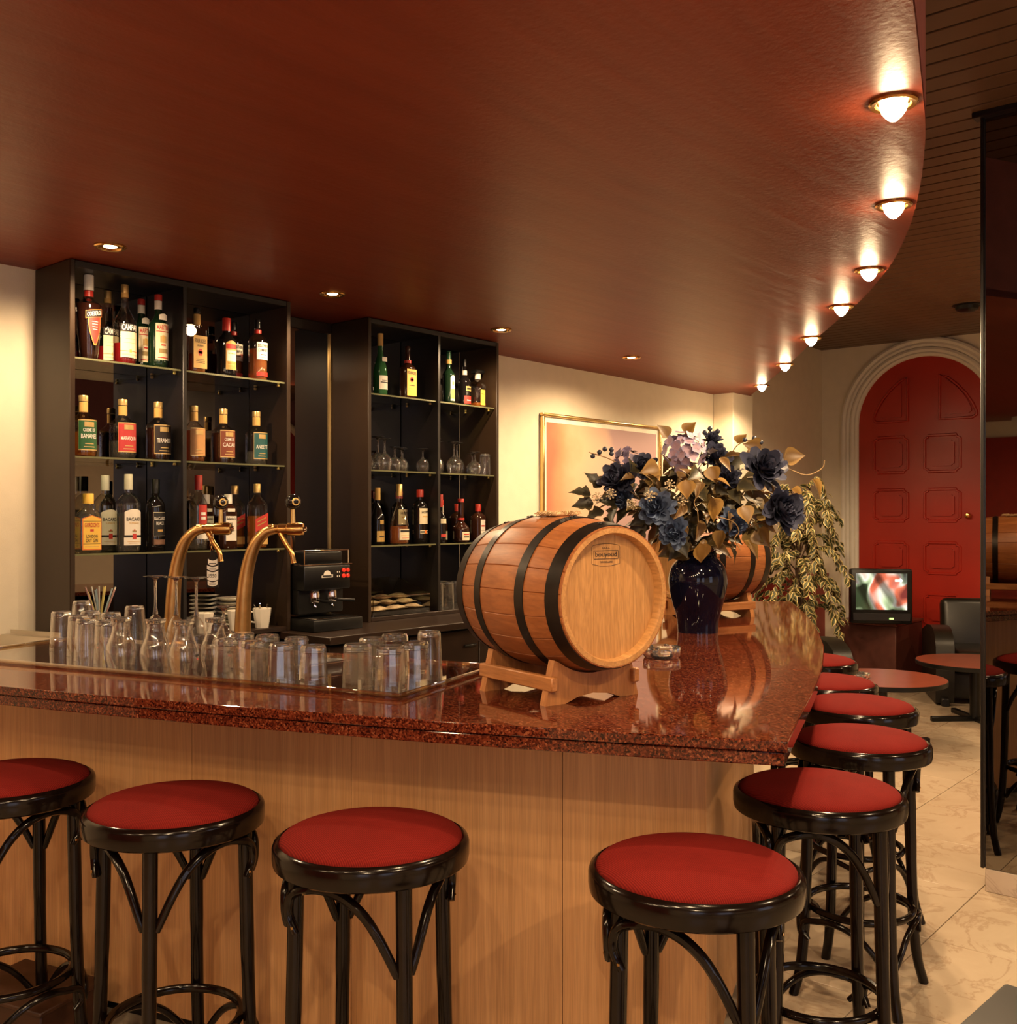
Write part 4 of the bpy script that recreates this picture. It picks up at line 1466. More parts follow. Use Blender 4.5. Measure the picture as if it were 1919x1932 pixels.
def liqueur(lab, name, lab2=None, liq='clear'):
    sp = dict(sh=0.56, nk=0.74, nr=0.0155, shape='soft', liq=liq, lev=0.55, cap=(GOLDCAP, 0.90, 1.12), bands=[(PAPERO, 0.73, 0.89, 1.06)],
              labels=[(GOLDCAP, 0.10, 0.60, 1.72, dict(arch=0.0, off=0.0005)), (lab, 0.12, 0.58, 1.66)], text=[], lines=[(0.48, 0.56, 0.8, GOLDCAP), (0.20, 0.215, 0.7, GOLDCAP), (0.15, 0.165, 0.9, GOLDCAP)])
    if lab2:
        sp['text'].append((lab2, 0.43, 1.0, 0.055, WHITEINK, dict(off=0.0016)))
    if name:
        sp['text'].append((name, 0.33, 1.3, 0.075, WHITEINK, dict(off=0.0016)))
    return sp


SPEC = {
    'coeb': dict(sh=0.64, nk=0.74, nr=0.016, shape='soft', liq='dark', lev=0.66, bot=0.66, cap=(WHITECAP, 0.82, 1.15), bands=[(REDCAP, 0.745, 0.815, 1.05)],
                 labels=[(ORANGE, 0.17, 0.55, 1.05, dict(shield=True, off=0.0006)), (INKRED, 0.19, 0.54, 0.92, dict(shield=True, off=0.0011)), (ORANGE, 0.49, 0.585, 1.45, dict(skew=0.012, off=0.0014)), (INK, 0.497, 0.578, 1.36, dict(skew=0.012, off=0.0018))],
                 text=[('COEBERGH', 0.538, 1.2, 0.052, WHITEINK, dict(off=0.0024, skew=0.012))], lines=[(0.44, 0.446, 0.5, PAPER, dict()), (0.41, 0.416, 0.46, PAPER), (0.38, 0.386, 0.42, PAPER), (0.35, 0.356, 0.38, PAPER)]),
    'camp': dict(sh=0.50, nk=0.76, nr=0.0125, shape='soft', liq='red', lev=0.26, cap=(GOLDCAP, 0.90, 1.15), bands=[(PAPERO, 0.84, 0.90, 1.12)],
                 labels=[(PAPERC, 0.08, 0.40, 1.75), (INK, 0.405, 0.50, 1.75)], text=[('CAMPARI', 0.452, 1.55, 0.075, WHITEINK, dict(off=0.0018))],
                 lines=[(0.155, 0.162, 1.75, ORANGE), (0.14, 0.18, 0.22, PAPERO), (0.105, 0.125, 1.5, P('pale_print', (0.55, 0.44, 0.28), 0.6)), (0.26, 0.264, 1.2, PAPERO), (0.31, 0.314, 0.9, PAPERO)]),
    'mart': dict(sh=0.56, nk=0.74, nr=0.0135, shape='soft', glass=DKGREEN, cap=(REDCAP, 0.92, 1.12), bands=[(PAPER, 0.80, 0.915, 1.07)],
                 labels=[(PAPERC, 0.11, 0.60, 1.6), (PAPER, 0.645, 0.71, 0.9, dict(arch=0.006))], text=[('MARTINI', 0.545, 1.35, 0.062, INKRED)],
                 lines=[(0.485, 0.495, 1.5, INKRED), (0.36, 0.44, 0.30, PAPERO), (0.34, 0.43, 0.7, P('tan_print', (0.55, 0.36, 0.16), 0.6)), (0.30, 0.318, 0.5, INKRED), (0.20, 0.26, 0.95, P('olive_print', (0.34, 0.24, 0.10), 0.6)), (0.135, 0.147, 1.2, INKRED)]),
    'four': dict(sh=0.55, nk=0.70, nr=0.0135, shape='soft', n=3.0, dp=0.72, liq='amber', lev=0.30, cap=(BLACKCAP, 0.92, 1.05), bands=[(PAPERO, 0.74, 0.90, 1.08)],
                 labels=[(PAPERO, 0.08, 0.57, 1.80)], text=[('FOUR ROSES', 0.49, 1.45, 0.065, INK), ('BOURBON', 0.42, 0.8, 0.03, INK)],
                 lines=[(0.27, 0.37, 0.42, INKRED), (0.30, 0.34, 0.62, INKRED), (0.21, 0.216, 1.1, INK), (0.185, 0.191, 1.2, INK), (0.16, 0.166, 1.2, INK)]),
    'four2': dict(sh=0.58, nk=0.70, nr=0.0135, shape='soft', n=3.0, dp=0.72, glass=BRNGLASS, cap=(BRNGLASS, 0.93, 1.05), bands=[(REDCAP, 0.68, 0.735, 1.35)],
                  labels=[(PAPERY, 0.06, 0.56, 1.60)], text=[('FOUR ROSES', 0.49, 1.4, 0.062, INK)], lines=[(0.32, 0.41, 0.42, INKRED), (0.345, 0.385, 0.62, INKRED), (0.25, 0.262, 0.9, INK), (0.19, 0.197, 1.2, PAPERO), (0.15, 0.157, 1.2, PAPERO)]),
    'beren': dict(sh=0.60, nk=0.76, nr=0.0165, shape='soft', glass=BLKGLASS, cap=(REDCAP, 0.78, 1.1), labels=[(PAPERO, 0.12, 0.56, 1.35, dict(arch=0.012)), (PAPER, 0.26, 0.44, 1.1, dict(off=0.0012))],
                  lines=[(0.47, 0.55, 1.3, INKRED), (0.38, 0.40, 0.9, PAPERO), (0.22, 0.24, 0.9, INKGOLD), (0.17, 0.19, 0.9, INKGOLD), (0.14, 0.15, 0.9, INKGOLD)]),
    'south': dict(sh=0.62, nk=0.78, nr=0.0135, shape='round', liq='rose', lev=0.52, cap=(BLACKCAP, 0.86, 1.02), bands=[(REDCAP, 0.775, 0.835, 1.15)],
                  labels=[(PAPER, 0.34, 0.62, 1.45, dict(arch=-0.0)), (REDCAP, 0.07, 0.14, 1.5)], text=[('SOUTHERN', 0.565, 1.25, 0.05, INK, dict(off=0.0016)), ('COMFORT', 0.49, 1.15, 0.05, INK, dict(off=0.0016))], lines=[(0.41, 0.425, 0.6, INK), (0.37, 0.376, 0.8, PAPERO)]),
    'gord': dict(sh=0.60, nk=0.76, nr=0.0175, shape='round', n=4.0, dp=0.60, liq='clear', lev=0.7, cap=(PAPERY, 0.83, 1.12),
                 labels=[(ORANGE, 0.05, 0.58, 1.62, dict(arch=0.012, off=0.0006)), (PAPERY, 0.07, 0.57, 1.46, dict(arch=0.012, off=0.0011))],
                 text=[("GORDON'S", 0.47, 1.25, 0.075, INKRED, dict(off=0.0017)), ('LONDON', 0.28, 0.95, 0.055, INK, dict(off=0.0017)), ('DRY GIN', 0.21, 1.0, 0.06, INK, dict(off=0.0017))],
                 lines=[(0.53, 0.537, 1.45, INK), (0.15, 0.157, 1.45, INK), (0.36, 0.40, 0.30, INKRED), (0.10, 0.115, 1.2, PAPERO)]),
    'bac': dict(sh=0.60, nk=0.76, nr=0.0145, shape='round', liq='clear', lev=0.5, cap=(WHITECAP, 0.80, 1.12),
                labels=[(PAPER, 0.215, 0.51, 1.65, dict(arch=0.012)), (PAPER, 0.085, 0.185, 1.75), (INK, 0.186, 0.214, 1.68)], text=[('BACARDI', 0.42, 1.35, 0.045, INK), ('SUPERIOR', 0.37, 0.9, 0.022, PAPERO)],
                lines=[(0.255, 0.275, 0.40, P('olive_print', (0.34, 0.24, 0.10), 0.6)), (0.165, 0.235, 0.36, INKRED), (0.27, 0.29, 0.14, INKRED), (0.13, 0.136, 1.2, PAPERO), (0.11, 0.116, 1.0, PAPERO)]),
    'bacb': dict(sh=0.60, nk=0.76, nr=0.0145, shape='round', glass=BLKGLASS, cap=(BLACKCAP, 0.80, 1.12), labels=[(PAPERC, 0.208, 0.54, 1.5, dict(off=0.0004)), (INK, 0.212, 0.535, 1.46)],
                 text=[('BACARDI', 0.45, 1.3, 0.05, WHITEINK), ('BLACK', 0.385, 0.9, 0.045, WHITEINK)], lines=[(0.27, 0.30, 0.6, PAPERO), (0.09, 0.16, 1.4, P('dim_print', (0.20, 0.10, 0.06), 0.6))]),
    'smir': dict(sh=0.60, nk=0.78, nr=0.0145, shape='soft', liq='clear', lev=0.6, cap=(REDCAP, 0.80, 1.12), labels=[(INKRED, 0.34, 0.60, 1.1), (PAPER, 0.14, 0.24, 1.5)], lines=[(0.46, 0.50, 0.6, WHITEINK), (0.40, 0.44, 0.6, WHITEINK)]),
    'ball': dict(sh=0.66, nk=0.82, nr=0.0145, shape='round', n=5.0, dp=0.62, glass=BRNGLASS, cap=(WHITECAP, 0.83, 1.15), labels=[(PAPER, 0.15, 0.60, 1.45), (PAPER, 0.68, 0.74, 1.0, dict(off=-0.0100 + 0.012))],
                 text=[("Ballantine's", 0.555, 1.25, 0.055, INK)], lines=[(0.40, 0.48, 0.45, P('grey_print', (0.30, 0.27, 0.22), 0.6)), (0.33, 0.336, 1.1, P('grey_print', (0.30, 0.27, 0.22), 0.6)), (0.27, 0.275, 0.8, PAPERO)]),
    'john': dict(sh=0.66, nk=0.84, nr=0.0140, shape='soft', n=6.0, dp=0.9, liq='amber', lev=0.5, cap=(GOLDCAP, 0.86, 1.15), labels=[(INKRED, 0.30, 0.50, 1.80, dict(skew=0.028)), (PAPERO, 0.06, 0.18, 1.7)],
                 lines=[(0.43, 0.45, 1.3, INKGOLD, dict(skew=0.02)), (0.37, 0.39, 1.3, INKGOLD, dict(skew=0.02))]),
    'riesl': dict(sh=0.36, nk=0.74, nr=0.0130, shape='soft', glass=GREENG, cap=(PAPERO, 0.80, 1.1), labels=[(PAPER, 0.10, 0.32, 1.75), (PAPER, 0.545, 0.615, 0.95)], lines=[(0.205, 0.22, 1.4, INK), (0.24, 0.248, 1.0, INK)]),
    'char': dict(sh=0.54, nk=0.70, nr=0.0130, shape='soft', glass=DKGREEN, cap=(GREENCAP, 0.84, 1.05), bands=[(PAPERO, 0.76, 0.84, 1.25)], labels=[(PAPERC, 0.06, 0.50, 1.0, dict(arch=0.012))], lines=[(0.10, 0.28, 0.9, PAPERO), (0.36, 0.42, 0.4, PAPERO)]),
    'tia': dict(sh=0.50, nk=0.70, nr=0.0120, shape='soft', glass=BLKGLASS, cap=(BLACKCAP, 0.84, 1.08), labels=[(INKRED, 0.06, 0.22, 1.75), (PAPERO, 0.32, 0.42, 1.2)], bands=[(PAPER, 0.66, 0.76, 1.15)], lines=[(0.35, 0.39, 0.9, INK), (0.12, 0.14, 0.9, WHITEINK)]),
    'disar': dict(sh=0.56, nk=0.72, nr=0.0150, shape='round', n=4.5, dp=0.9, liq='amber', lev=0.12, cap=(BLACKCAP, 0.74, 1.1), stopper=True, labels=[(PAPERY, 0.06, 0.46, 0.85)], lines=[(0.34, 0.36, 0.6, INK), (0.22, 0.235, 0.6, PAPERO)]),
    'gold': dict(sh=0.42, nk=0.76, nr=0.0125, shape='soft', glass=BLKGLASS, cap=(PAPERO, 0.78, 1.12), labels=[(INKGOLD, 0.05, 0.24, 1.7), (INKGOLD, 0.36, 0.43, 0.7)], lines=[(0.13, 0.15, 0.9, INK)]),
    'cogn': dict(sh=0.26, nk=0.76, nr=0.0125, shape='soft', liq='rose', lev=0.30, cap=(GOLDCAP, 0.80, 1.25), labels=[(PAPERC, 0.07, 0.25, 1.5)], lines=[(0.20, 0.235, 1.3, INK), (0.14, 0.147, 1.2, PAPERO), (0.10, 0.107, 1.0, INKRED)]),
    'hopp': dict(sh=0.66, nk=0.80, nr=0.0160, shape='round', glass=BLKGLASS, cap=(REDCAP, 0.86, 1.15), labels=[(PAPERC, 0.36, 0.65, 1.7), (PAPERC, 0.185, 0.245, 1.55)], text=[('HOPPE', 0.58, 1.15, 0.055, INK)], lines=[(0.49, 0.51, 0.9, PAPERO), (0.20, 0.23, 1.5, INK), (0.185, 0.245, 0.3, ORANGE)]),
    'slim': dict(sh=0.50, nk=0.66, nr=0.0100, shape='soft', glass=BLKGLASS, cap=(REDCAP, 0.74, 1.2), labels=[(PAPERC, 0.40, 0.50, 1.6), (INKRED, 0.12, 0.18, 1.5)]),
    'redn': dict(sh=0.40, nk=0.66, nr=0.0135, shape='soft', glass=BRNGLASS, cap=(REDCAP, 0.88, 1.1), bands=[(PAPER, 0.70, 0.87, 1.08), (REDCAP, 0.60, 0.70, 1.08)], labels=[(PAPERC, 0.06, 0.26, 1.2)]),
    'grand': dict(sh=0.30, nk=0.52, nr=0.0150, shape='soft', glass=BRNGLASS, cap=(REDCAP, 0.92, 1.15), bands=[(REDCAP, 0.50, 0.56, 1.25)], labels=[(PAPERC, 0.05, 0.24, 1.3)], lines=[(0.17, 0.20, 0.9, INKRED), (0.11, 0.14, 0.9, INK)]),
    'coin': dict(sh=0.62, nk=0.78, nr=0.0140, shape='round', n=4.0, dp=0.85, glass=BRNGLASS, cap=(REDCAP, 0.80, 1.15), labels=[(PAPER, 0.22, 0.58, 0.9)], lines=[(0.40, 0.44, 0.7, INKRED), (0.30, 0.31, 0.7, INK)]),
}
LQ = P
G1, G2, G3 = (P('green_label', (0.02, 0.10, 0.03), 0.5), P('crimson_label', (0.50, 0.04, 0.04), 0.5), P('black_label', (0.02, 0.012, 0.01), 0.5))
G4, G5, G6 = (P('tan_label', (0.55, 0.28, 0.10), 0.5), P('brown_label', (0.22, 0.05, 0.02), 0.5), P('teal_label', (0.02, 0.10, 0.10), 0.5))
SPEC['l1'] = liqueur(G1, 'BANANES', 'CREME DE', 'amber')
SPEC['l2'] = liqueur(G2, 'MARASQUIN')
SPEC['l3'] = liqueur(G3, 'TIRAMISU', None, 'dark')
SPEC['l4'] = liqueur(G4, None, None, 'rose')
SPEC['l5'] = liqueur(G5, 'CACAO', 'CREME DE', 'dark')
SPEC['l6'] = liqueur(G6, 'ANISETTE')
SPEC['l1']['lev'] = 0.40
SPEC['l2']['lev'] = 0.30
SPEC['l6']['lev'] = 0.25

r1, r2, r3 = SH
BOT = [
    ('coeb', 1.892, 3.70, r1, .324, .0480, 'dark liqueur bottle with white cap and red shield label, top shelf left'),
    ('camp', 2.020, 3.80, r1, .300, .0416, 'red aperitif bottle half hidden behind its cream-labelled twin'),
    ('camp', 2.032, 3.69, r1, .310, .0431, 'tall clear bottle, cream label, black band, white lettering, top left shelf'),
    ('mart', 2.158, 3.79, r1, .288, .0364, 'dark vermouth bottle with red cap standing behind its twin'),
    ('mart', 2.174, 3.69, r1, .295, .0390, 'dark green vermouth bottle with red cap and white label, in front'),
    ('four', 2.355, 3.70, r1, .273, .0349, 'amber bourbon bottle with ochre label and red rose, left unit'),
    ('beren', 2.497, 3.70, r1, .251, .0403, 'black bottle with red capsule and striped label, top shelf left unit'),
    ('south', 2.600, 3.80, r1, .263, .0395, 'orange spirit bottle with red collar, standing behind its twin'),
    ('south', 2.655, 3.70, r1, .267, .0415, 'orange spirit bottle with white oval label and red collar, in front'),
    ('l1', 1.871, 3.70, r2, .231, .0478, 'liqueur bottle with green banana label and gold cap'),
    ('l2', 2.029, 3.70, r2, .230, .0493, 'clear liqueur bottle with crimson label and gold cap'),
    ('l3', 2.180, 3.70, r2, .233, .0486, 'dark liqueur bottle with black oval label and gold cap'),
    ('l4', 2.340, 3.70, r2, .231, .0457, 'orange liqueur bottle with tan label beside the shelf divider'),
    ('l5', 2.481, 3.70, r2, .230, .0480, 'brown liqueur bottle with dark red label and gold cap'),
    ('l6', 2.647, 3.70, r2, .232, .0471, 'clear liqueur bottle with teal label, rightmost of its shelf'),
    ('gord', 1.862, 3.80, r3, .224, .0440, 'gin bottle with yellow label half hidden behind its twin'),
    ('gord', 1.885, 3.69, r3, .223, .0459, 'square-shouldered gin bottle with yellow and orange label, in front'),
    ('bac', 2.010, 3.80, r3, .298, .0437, 'white rum bottle standing behind its twin on the lowest glass shelf'),
    ('bac', 2.047, 3.69, r3, .301, .0453, 'white rum bottle with pale label and white capsule, in front'),
    ('bacb', 2.168, 3.70, r3, .285, .0369, 'black rum bottle with dark label next to the divider'),
    ('smir', 2.375, 3.72, r3, .308, .0363, 'clear vodka bottle with red capsule behind the left tap'),
    ('ball', 2.455, 3.79, r3, .230, .0339, 'brown whisky bottle with white cap, behind its twin'),
    ('ball', 2.498, 3.69, r3, .230, .0358, 'rectangular brown whisky bottle with large white label, in front'),
    ('john', 2.600, 3.79, r3, .271, .0340, 'square whisky bottle with slanted red label, behind its twin'),
    ('john', 2.645, 3.69, r3, .278, .0360, 'square whisky bottle with slanted red label, in front'),
    ('riesl', 3.369, 3.70, r1, .305, .0349, 'slender green wine bottle with white label on the right unit'),
    ('four2', 3.554, 3.70, r1, .266, .0412, 'brown bourbon bottle with yellow label and red collar, right unit'),
    ('char', 3.849, 3.70, r1, .278, .0333, 'dark green bottle with tall yellow label and green capsule'),
    ('tia', 3.993, 3.72, r1, .256, .0340, 'black bottle with white neck oval and red base label'),
    ('disar', 4.075, 3.70, r1, .207, .0420, 'square clear bottle with flat black stopper and yellow label'),
    ('gold', 3.351, 3.70, r3, .276, .0335, 'dark bottle with gold label at the left of the right unit'),
    ('cogn', 3.487, 3.69, r3, .297, .0473, 'teardrop cognac bottle with gold cap and cream label'),
    ('hopp', 3.590, 3.80, r3, .264, .0408, 'dark jenever bottle with red cap, behind its twin'),
    ('hopp', 3.640, 3.70, r3, .273, .0400, 'dark jenever bottle with red cap and cream label, in front'),
    ('slim', 3.790, 3.70, r3, .251, .0276, 'slim dark bottle with red capsule beside the right unit divider'),
    ('redn', 3.875, 3.78, r3, .225, .0338, 'brown bottle with white neck label and red cap, right unit'),
    ('grand', 3.932, 3.69, r3, .230, .0449, 'round-bellied brown liqueur bottle with red ribbon and cap'),
    ('coin', 4.020, 3.80, r3, .205, .0376, 'square brown liqueur bottle with orange cap, behind the pot-bellied one'),
    ('coin', 4.080, 3.70, r3, .204, .0400, 'square brown liqueur bottle with orange cap, rightmost of the right unit'),
]
for k_, u_, v_, z_, h_, r_, lab_ in BOT:
    bottle(k_, lab_, u_, v_, z_ + 0.0005, h_, r_, SPEC[k_], 'bottles on the back bar shelves')

# stemmed glasses on the right unit
WL = [('left of its bay', 3.335, 3.76, K_WINE), ('tallest', 3.425, 3.78, K_WINE), ('second row from the left', 3.366, 3.665, K_WINE), ('beside the tall one', 3.455, 3.69, K_WINES), ('in the middle of the bay', 3.530, 3.72, K_WINES), ('right of the middle', 3.595, 3.78, K_WINES), ('near the divider, front', 3.640, 3.68, K_WINES)]
for n_, u_, v_, kt in WL:
    glass('wine_glass', kt, 'upturned stemmed glass in the left glass bay, ' + n_, (u_, v_, r2 + 0.0005), 'upturned stemmed glasses on the right unit', s=1.12 if n_ == 'tallest' else 1.0)
for i, (u_, v_, kt, s_) in enumerate(((3.745, 3.70, K_WINE, 1.15), (3.82, 3.76, K_WINE, 1.1), (3.89, 3.70, K_WINE, 1.1), (3.965, 3.75, K_WINE, 1.1), (4.01, 3.66, K_WINES, 1.0), (4.075, 3.74, K_WINES, 1.0))):
    glass('wine_glass', kt, 'upturned stemmed glass in the right glass bay, ' + O9[i], (u_, v_, r2 + 0.0005), 'upturned stemmed glasses on the right unit', s=s_)
glass('tumbler', K_TALL, 'small upturned tumbler at the right end of the glass shelf', (4.085, 3.655, r2 + 0.0005), 'upturned stemmed glasses on the right unit', s=0.9)
for i, (u_, v_) in enumerate(((3.735, 3.665), (3.805, 3.66), (3.875, 3.67), (3.77, 3.735), (3.84, 3.74))):
    glass('highball_glass', K_HIGH, 'upturned ribbed highball glass at the foot of the right unit, %s' % ('front left', 'front middle', 'front right', 'rear left', 'rear right')[i], (u_, v_, ZK + 0.021), 'upturned highball glasses at the foot of the right unit')

# acrylic box of packets
ab = thing('acrylic_box', 'clear acrylic box of snack packets at the foot of the right unit', 'box', (3.44, 3.735, ZK + 0.021))
bx = [(-0.19, 0.0, 0.19, 0.09)]
MB().box(-0.19, 0.19, -0.115, 0.115, 0.0, 0.004).build('box_floor', ACRYL, ab)
MB().box(-0.19, 0.19, -0.115, -0.112, 0.004, 0.09).build('box_wall', ACRYL, ab)
MB().box(-0.19, 0.19, 0.112, 0.115, 0.004, 0.16).build('box_wall', ACRYL, ab)
for s in (-1, 1):
    MB().prism([(-0.115, 0.004), (0.115, 0.004), (0.115, 0.16), (-0.115, 0.09)], -0.0015, 0.0015, M=Matrix(((0, 0, 1, s * 0.1885), (1, 0, 0, 0), (0, 1, 0, 0), (0, 0, 0, 1)))).build('box_wall', ACRYL, ab)
lid = MB()
lid.add([(-0.19, -0.115, 0.091), (0.19, -0.115, 0.091), (0.19, 0.115, 0.161), (-0.19, 0.115, 0.161), (-0.19, -0.115, 0.094), (0.19, -0.115, 0.094), (0.19, 0.115, 0.164), (-0.19, 0.115, 0.164)],
        [(0, 3, 2, 1), (4, 5, 6, 7), (0, 1, 5, 4), (1, 2, 6, 5), (2, 3, 7, 6), (3, 0, 4, 7)])
lid.build('lid', ACRYL, ab)
for x in (-0.19, 0.19):
    MB().tube([(x, -0.115, 0.0), (x, -0.115, 0.092), (x, 0.115, 0.162)], 0.003, 6).build('glued_edge', AMB, ab)
MB().tube([(-0.19, -0.115, 0.092), (0.19, -0.115, 0.092)], 0.003, 6).build('glued_edge', AMB, ab)
random.seed(5)
PK = P('packet_foil', (0.78, 0.58, 0.40), 0.35, 0.2, var=0.4, vscale=30)
for i in range(9):
    m_ = MB()
    w, d = 0.054, 0.036
    g = 6
    for a in range(g + 1):
        for b_ in range(g + 1):
            x, y = a / g * 2 - 1, b_ / g * 2 - 1
            bul = 0.014 * max(0, (1 - abs(x) ** 2.5)) * max(0, (1 - abs(y) ** 2.5)) + random.uniform(-0.0015, 0.0015)
            m_.v.append((x * w, y * d, bul))
    off = len(m_.v)
    m_.v += [(x, y, -z) for x, y, z in m_.v]
    for a in range(g):
        for b_ in range(g):
            q = a * (g + 1) + b_
            m_.f += [(q, q + g + 1, q + g + 2, q + 1), (off + q, off + q + 1, off + q + g + 2, off + q + g + 1)]
    m_.mi = [0] * len(m_.f)
    o = m_.build('snack_packet', PK, None, (3.44 + (-0.12 + 0.12 * (i % 3)), 3.715 + (-0.045, 0.015, 0.055)[i // 3], ZK + 0.021 + 0.030 + (i // 3) * 0.024), (random.uniform(-.12, .12), random.uniform(-.1, .1), random.uniform(-.35, .35)))
    tag(o, 'pale foil snack packet in the acrylic box, %s row, %s' % (('front', 'middle', 'rear')[i // 3], ('left', 'centre', 'right')[i % 3]), 'packet', 'snack packets in the acrylic box')

# cups and saucers at the foot of the left unit
def cup(label, u, v, rz, spoons=False):
    t = thing('coffee_cup', label, 'cup', (u, v, ZK + 0.0205), rz, 'white coffee cups')
    MB().lathe([(0.0, 0.003), (0.024, 0.003), (0.024, 0.0), (0.028, 0.0), (0.031, 0.02), (0.036, 0.05), (0.040, 0.082), (0.0385, 0.084), (0.036, 0.08), (0.032, 0.05), (0.026, 0.012), (0.0, 0.008)], 10, closed=False).build('cup_body', CERAMIC, t, smooth=20)
    MB().tube(smooth_path([(0.034, 0, 0.066), (0.052, 0, 0.068), (0.062, 0, 0.05), (0.055, 0, 0.03), (0.031, 0, 0.022)], 4), 0.0042, 8).build('handle', CERAMIC, t)
    return t


cup('white coffee cup full of spoons beside the saucers', 2.648, 3.66, PI - 0.5)
for i in range(5):
    a = i * 1.25
    s_ = MB().tube([(math.cos(a) * 0.008, math.sin(a) * 0.008, 0.012), (math.cos(a) * 0.027, math.sin(a) * 0.027, 0.085), (math.cos(a) * 0.031, math.sin(a) * 0.031, 0.102)], [0.0018, 0.002, 0.005], 6).build('coffee_spoon', CHROME, None, (2.648, 3.66, ZK + 0.0205))
    tag(s_, 'small steel coffee spoon standing in the white cup', 'spoon', 'coffee spoons in the cup')
cup('white coffee cup in front of the stacked saucers, left of the spoon cup', 2.515, 3.655, PI - 0.9)
cup('white coffee cup behind the short-stemmed glass', 2.365, 3.665, 0.4)
for i in range(7):
    o = MB().lathe([(0.0, 0.002), (0.03, 0.0), (0.045, 0.004), (0.066, 0.014), (0.0655, 0.016), (0.044, 0.008), (0.0, 0.005)], 28, closed=False).build('saucer', CERAMIC, None, (2.575 + random.uniform(-.002, .002), 3.785, ZK + 0.0205 + i * 0.0185))
    tag(o, 'white saucer in the stack behind the coffee cups, %s from the bottom' % ('first', 'second', 'third', 'fourth', 'fifth', 'sixth', 'topmost, seventh')[i], 'saucer', 'stack of saucers')

# ------------------------------------------------------------------ espresso machine between the units
em = thing('espresso_machine', 'black espresso machine with four red buttons between the shelf units', 'coffee machine', (2.905, 3.63, ZK))
em.scale = (0.75, 0.75, 0.75)
MB().rbox((0, 0.06, 0.24), (0.34, 0.26, 0.30), 0.012, 2).build('body', BLACKMET, em)
MB().rbox((0, -0.03, 0.305), (0.35, 0.20, 0.145), 0.01, 2).build('front_panel', BLACKCAP, em)
MB().rbox((0, -0.02, 0.035), (0.37, 0.42, 0.07), 0.008, 2).build('base', BLACKMET, em)
MB().box(-0.16, 0.16, -0.215, -0.05, 0.071, 0.073).build('drip_plate', BLACKCAP, em)
gr = MB().box(-0.15, 0.15, -0.212, -0.206, 0.071, 0.077).build('drip_grille', CHROME, em)
for i in range(11):
    MB().box(-0.15 + i * 0.03, -0.146 + i * 0.03, -0.206, -0.06, 0.073, 0.076).build('grille_bar', CHROME, gr)
for z_, x_, y0, y1 in ((0.383, 0.178, -0.135, 0.19), (0.465, 0.165, -0.12, 0.18)):
    MB().tube([(-x_, y1, z_), (-x_, y0, z_), (x_, y0, z_), (x_, y1, z_)], 0.0035, 8).build('chrome_rail', CHROME, em)
for x_ in (-0.165, 0.165):
    MB().tube([(x_, -0.12, 0.378), (x_, -0.12, 0.465)], 0.003, 6).build('rail_post', CHROME, em)
MB().rbox((0, 0.03, 0.42), (0.29, 0.24, 0.075), 0.01, 2).build('cup_warmer', BLACKCAP, em)
for i in range(4):
    bt_ = MB().lathe([(0.0, 0.009), (0.010, 0.009), (0.0125, 0.006), (0.0125, 0.0)], 16, closed=False, M=Matrix.Rotation(PI / 2, 4, 'X')).build('red_button', P('red_button', (0.62, 0.03, 0.015), 0.25, emit=(0.8, 0.04, 0.02), es=0.25), em, (0.118 + 0.033 * (i % 2), -0.131, 0.345 - 0.034 * (i // 2)))
lg = MB().prism([(-0.042, 0.0), (0.042, 0.0), (0.042, 0.018), (0.026, 0.018)] + [(0.026 * math.cos(PI * i / 10), 0.018 + 0.024 * math.sin(PI * i / 10)) for i in range(11)] + [(-0.042, 0.012)], 0, 0.001, M=Matrix.Translation((-0.005, -0.1305, 0.305)) @ Matrix.Rotation(PI / 2, 4, 'X')).build('logo_plate', PAPER, em)
MB().box(-0.036, 0.032, 0.004, 0.014, 0.001, 0.0015, M=Matrix.Translation((-0.005, -0.1305, 0.305)) @ Matrix.Rotation(PI / 2, 4, 'X')).build('logo_bar', INK, lg)
for i in range(4):
    MB().rbox((0.072 + 0.016 * (i % 2), -0.1305, 0.335 - 0.026 * (i // 2)), (0.006, 0.003, 0.010), 0.001, 1).build('switch_mark', PAPER, em)
for x_, ang in ((-0.055, 0.15), (0.075, 0.75)):
    gp = MB().lathe([(0.034, 0.0), (0.034, 0.03), (0.030, 0.045)], 20).build('group_head', CHROME, em, (x_, -0.07, 0.185))
    pf = MB().lathe([(0.030, -0.028), (0.034, -0.022), (0.034, 0.0)], 20).build('portafilter', CHROME, em, (x_, -0.07, 0.185))
    MB().tube([(0, -0.03, -0.012), (math.sin(ang) * 0.05, -0.03 - math.cos(ang) * 0.05, -0.016), (math.sin(ang) * 0.13, -0.03 - math.cos(ang) * 0.11, -0.02)], [0.007, 0.010, 0.011], 10).build('grip', BLACKCAP, pf)
    MB().tube([(0, 0, -0.028), (0.0, -0.004, -0.045), (0.012, -0.008, -0.055)], 0.006, 8).build('pour_spout', CHROME, pf)

# ------------------------------------------------------------------ bar stools
def cyl(r, a, z):
    return (r * math.cos(a), r * math.sin(a), z)


LEG_PATH = smooth_path([(0.163, 0, 0.702), (0.166, 0, 0.55), (0.170, 0, 0.38), (0.177, 0, 0.20), (0.190, 0, 0.08), (0.212, 0, 0.0)], 4)
leg_me = MB().tube(LEG_PATH, [0.0165] * 8 + [0.0155] * 8 + [0.0145] * 5, 12).mesh('leg', BENTWOOD)
Q = PI / 2


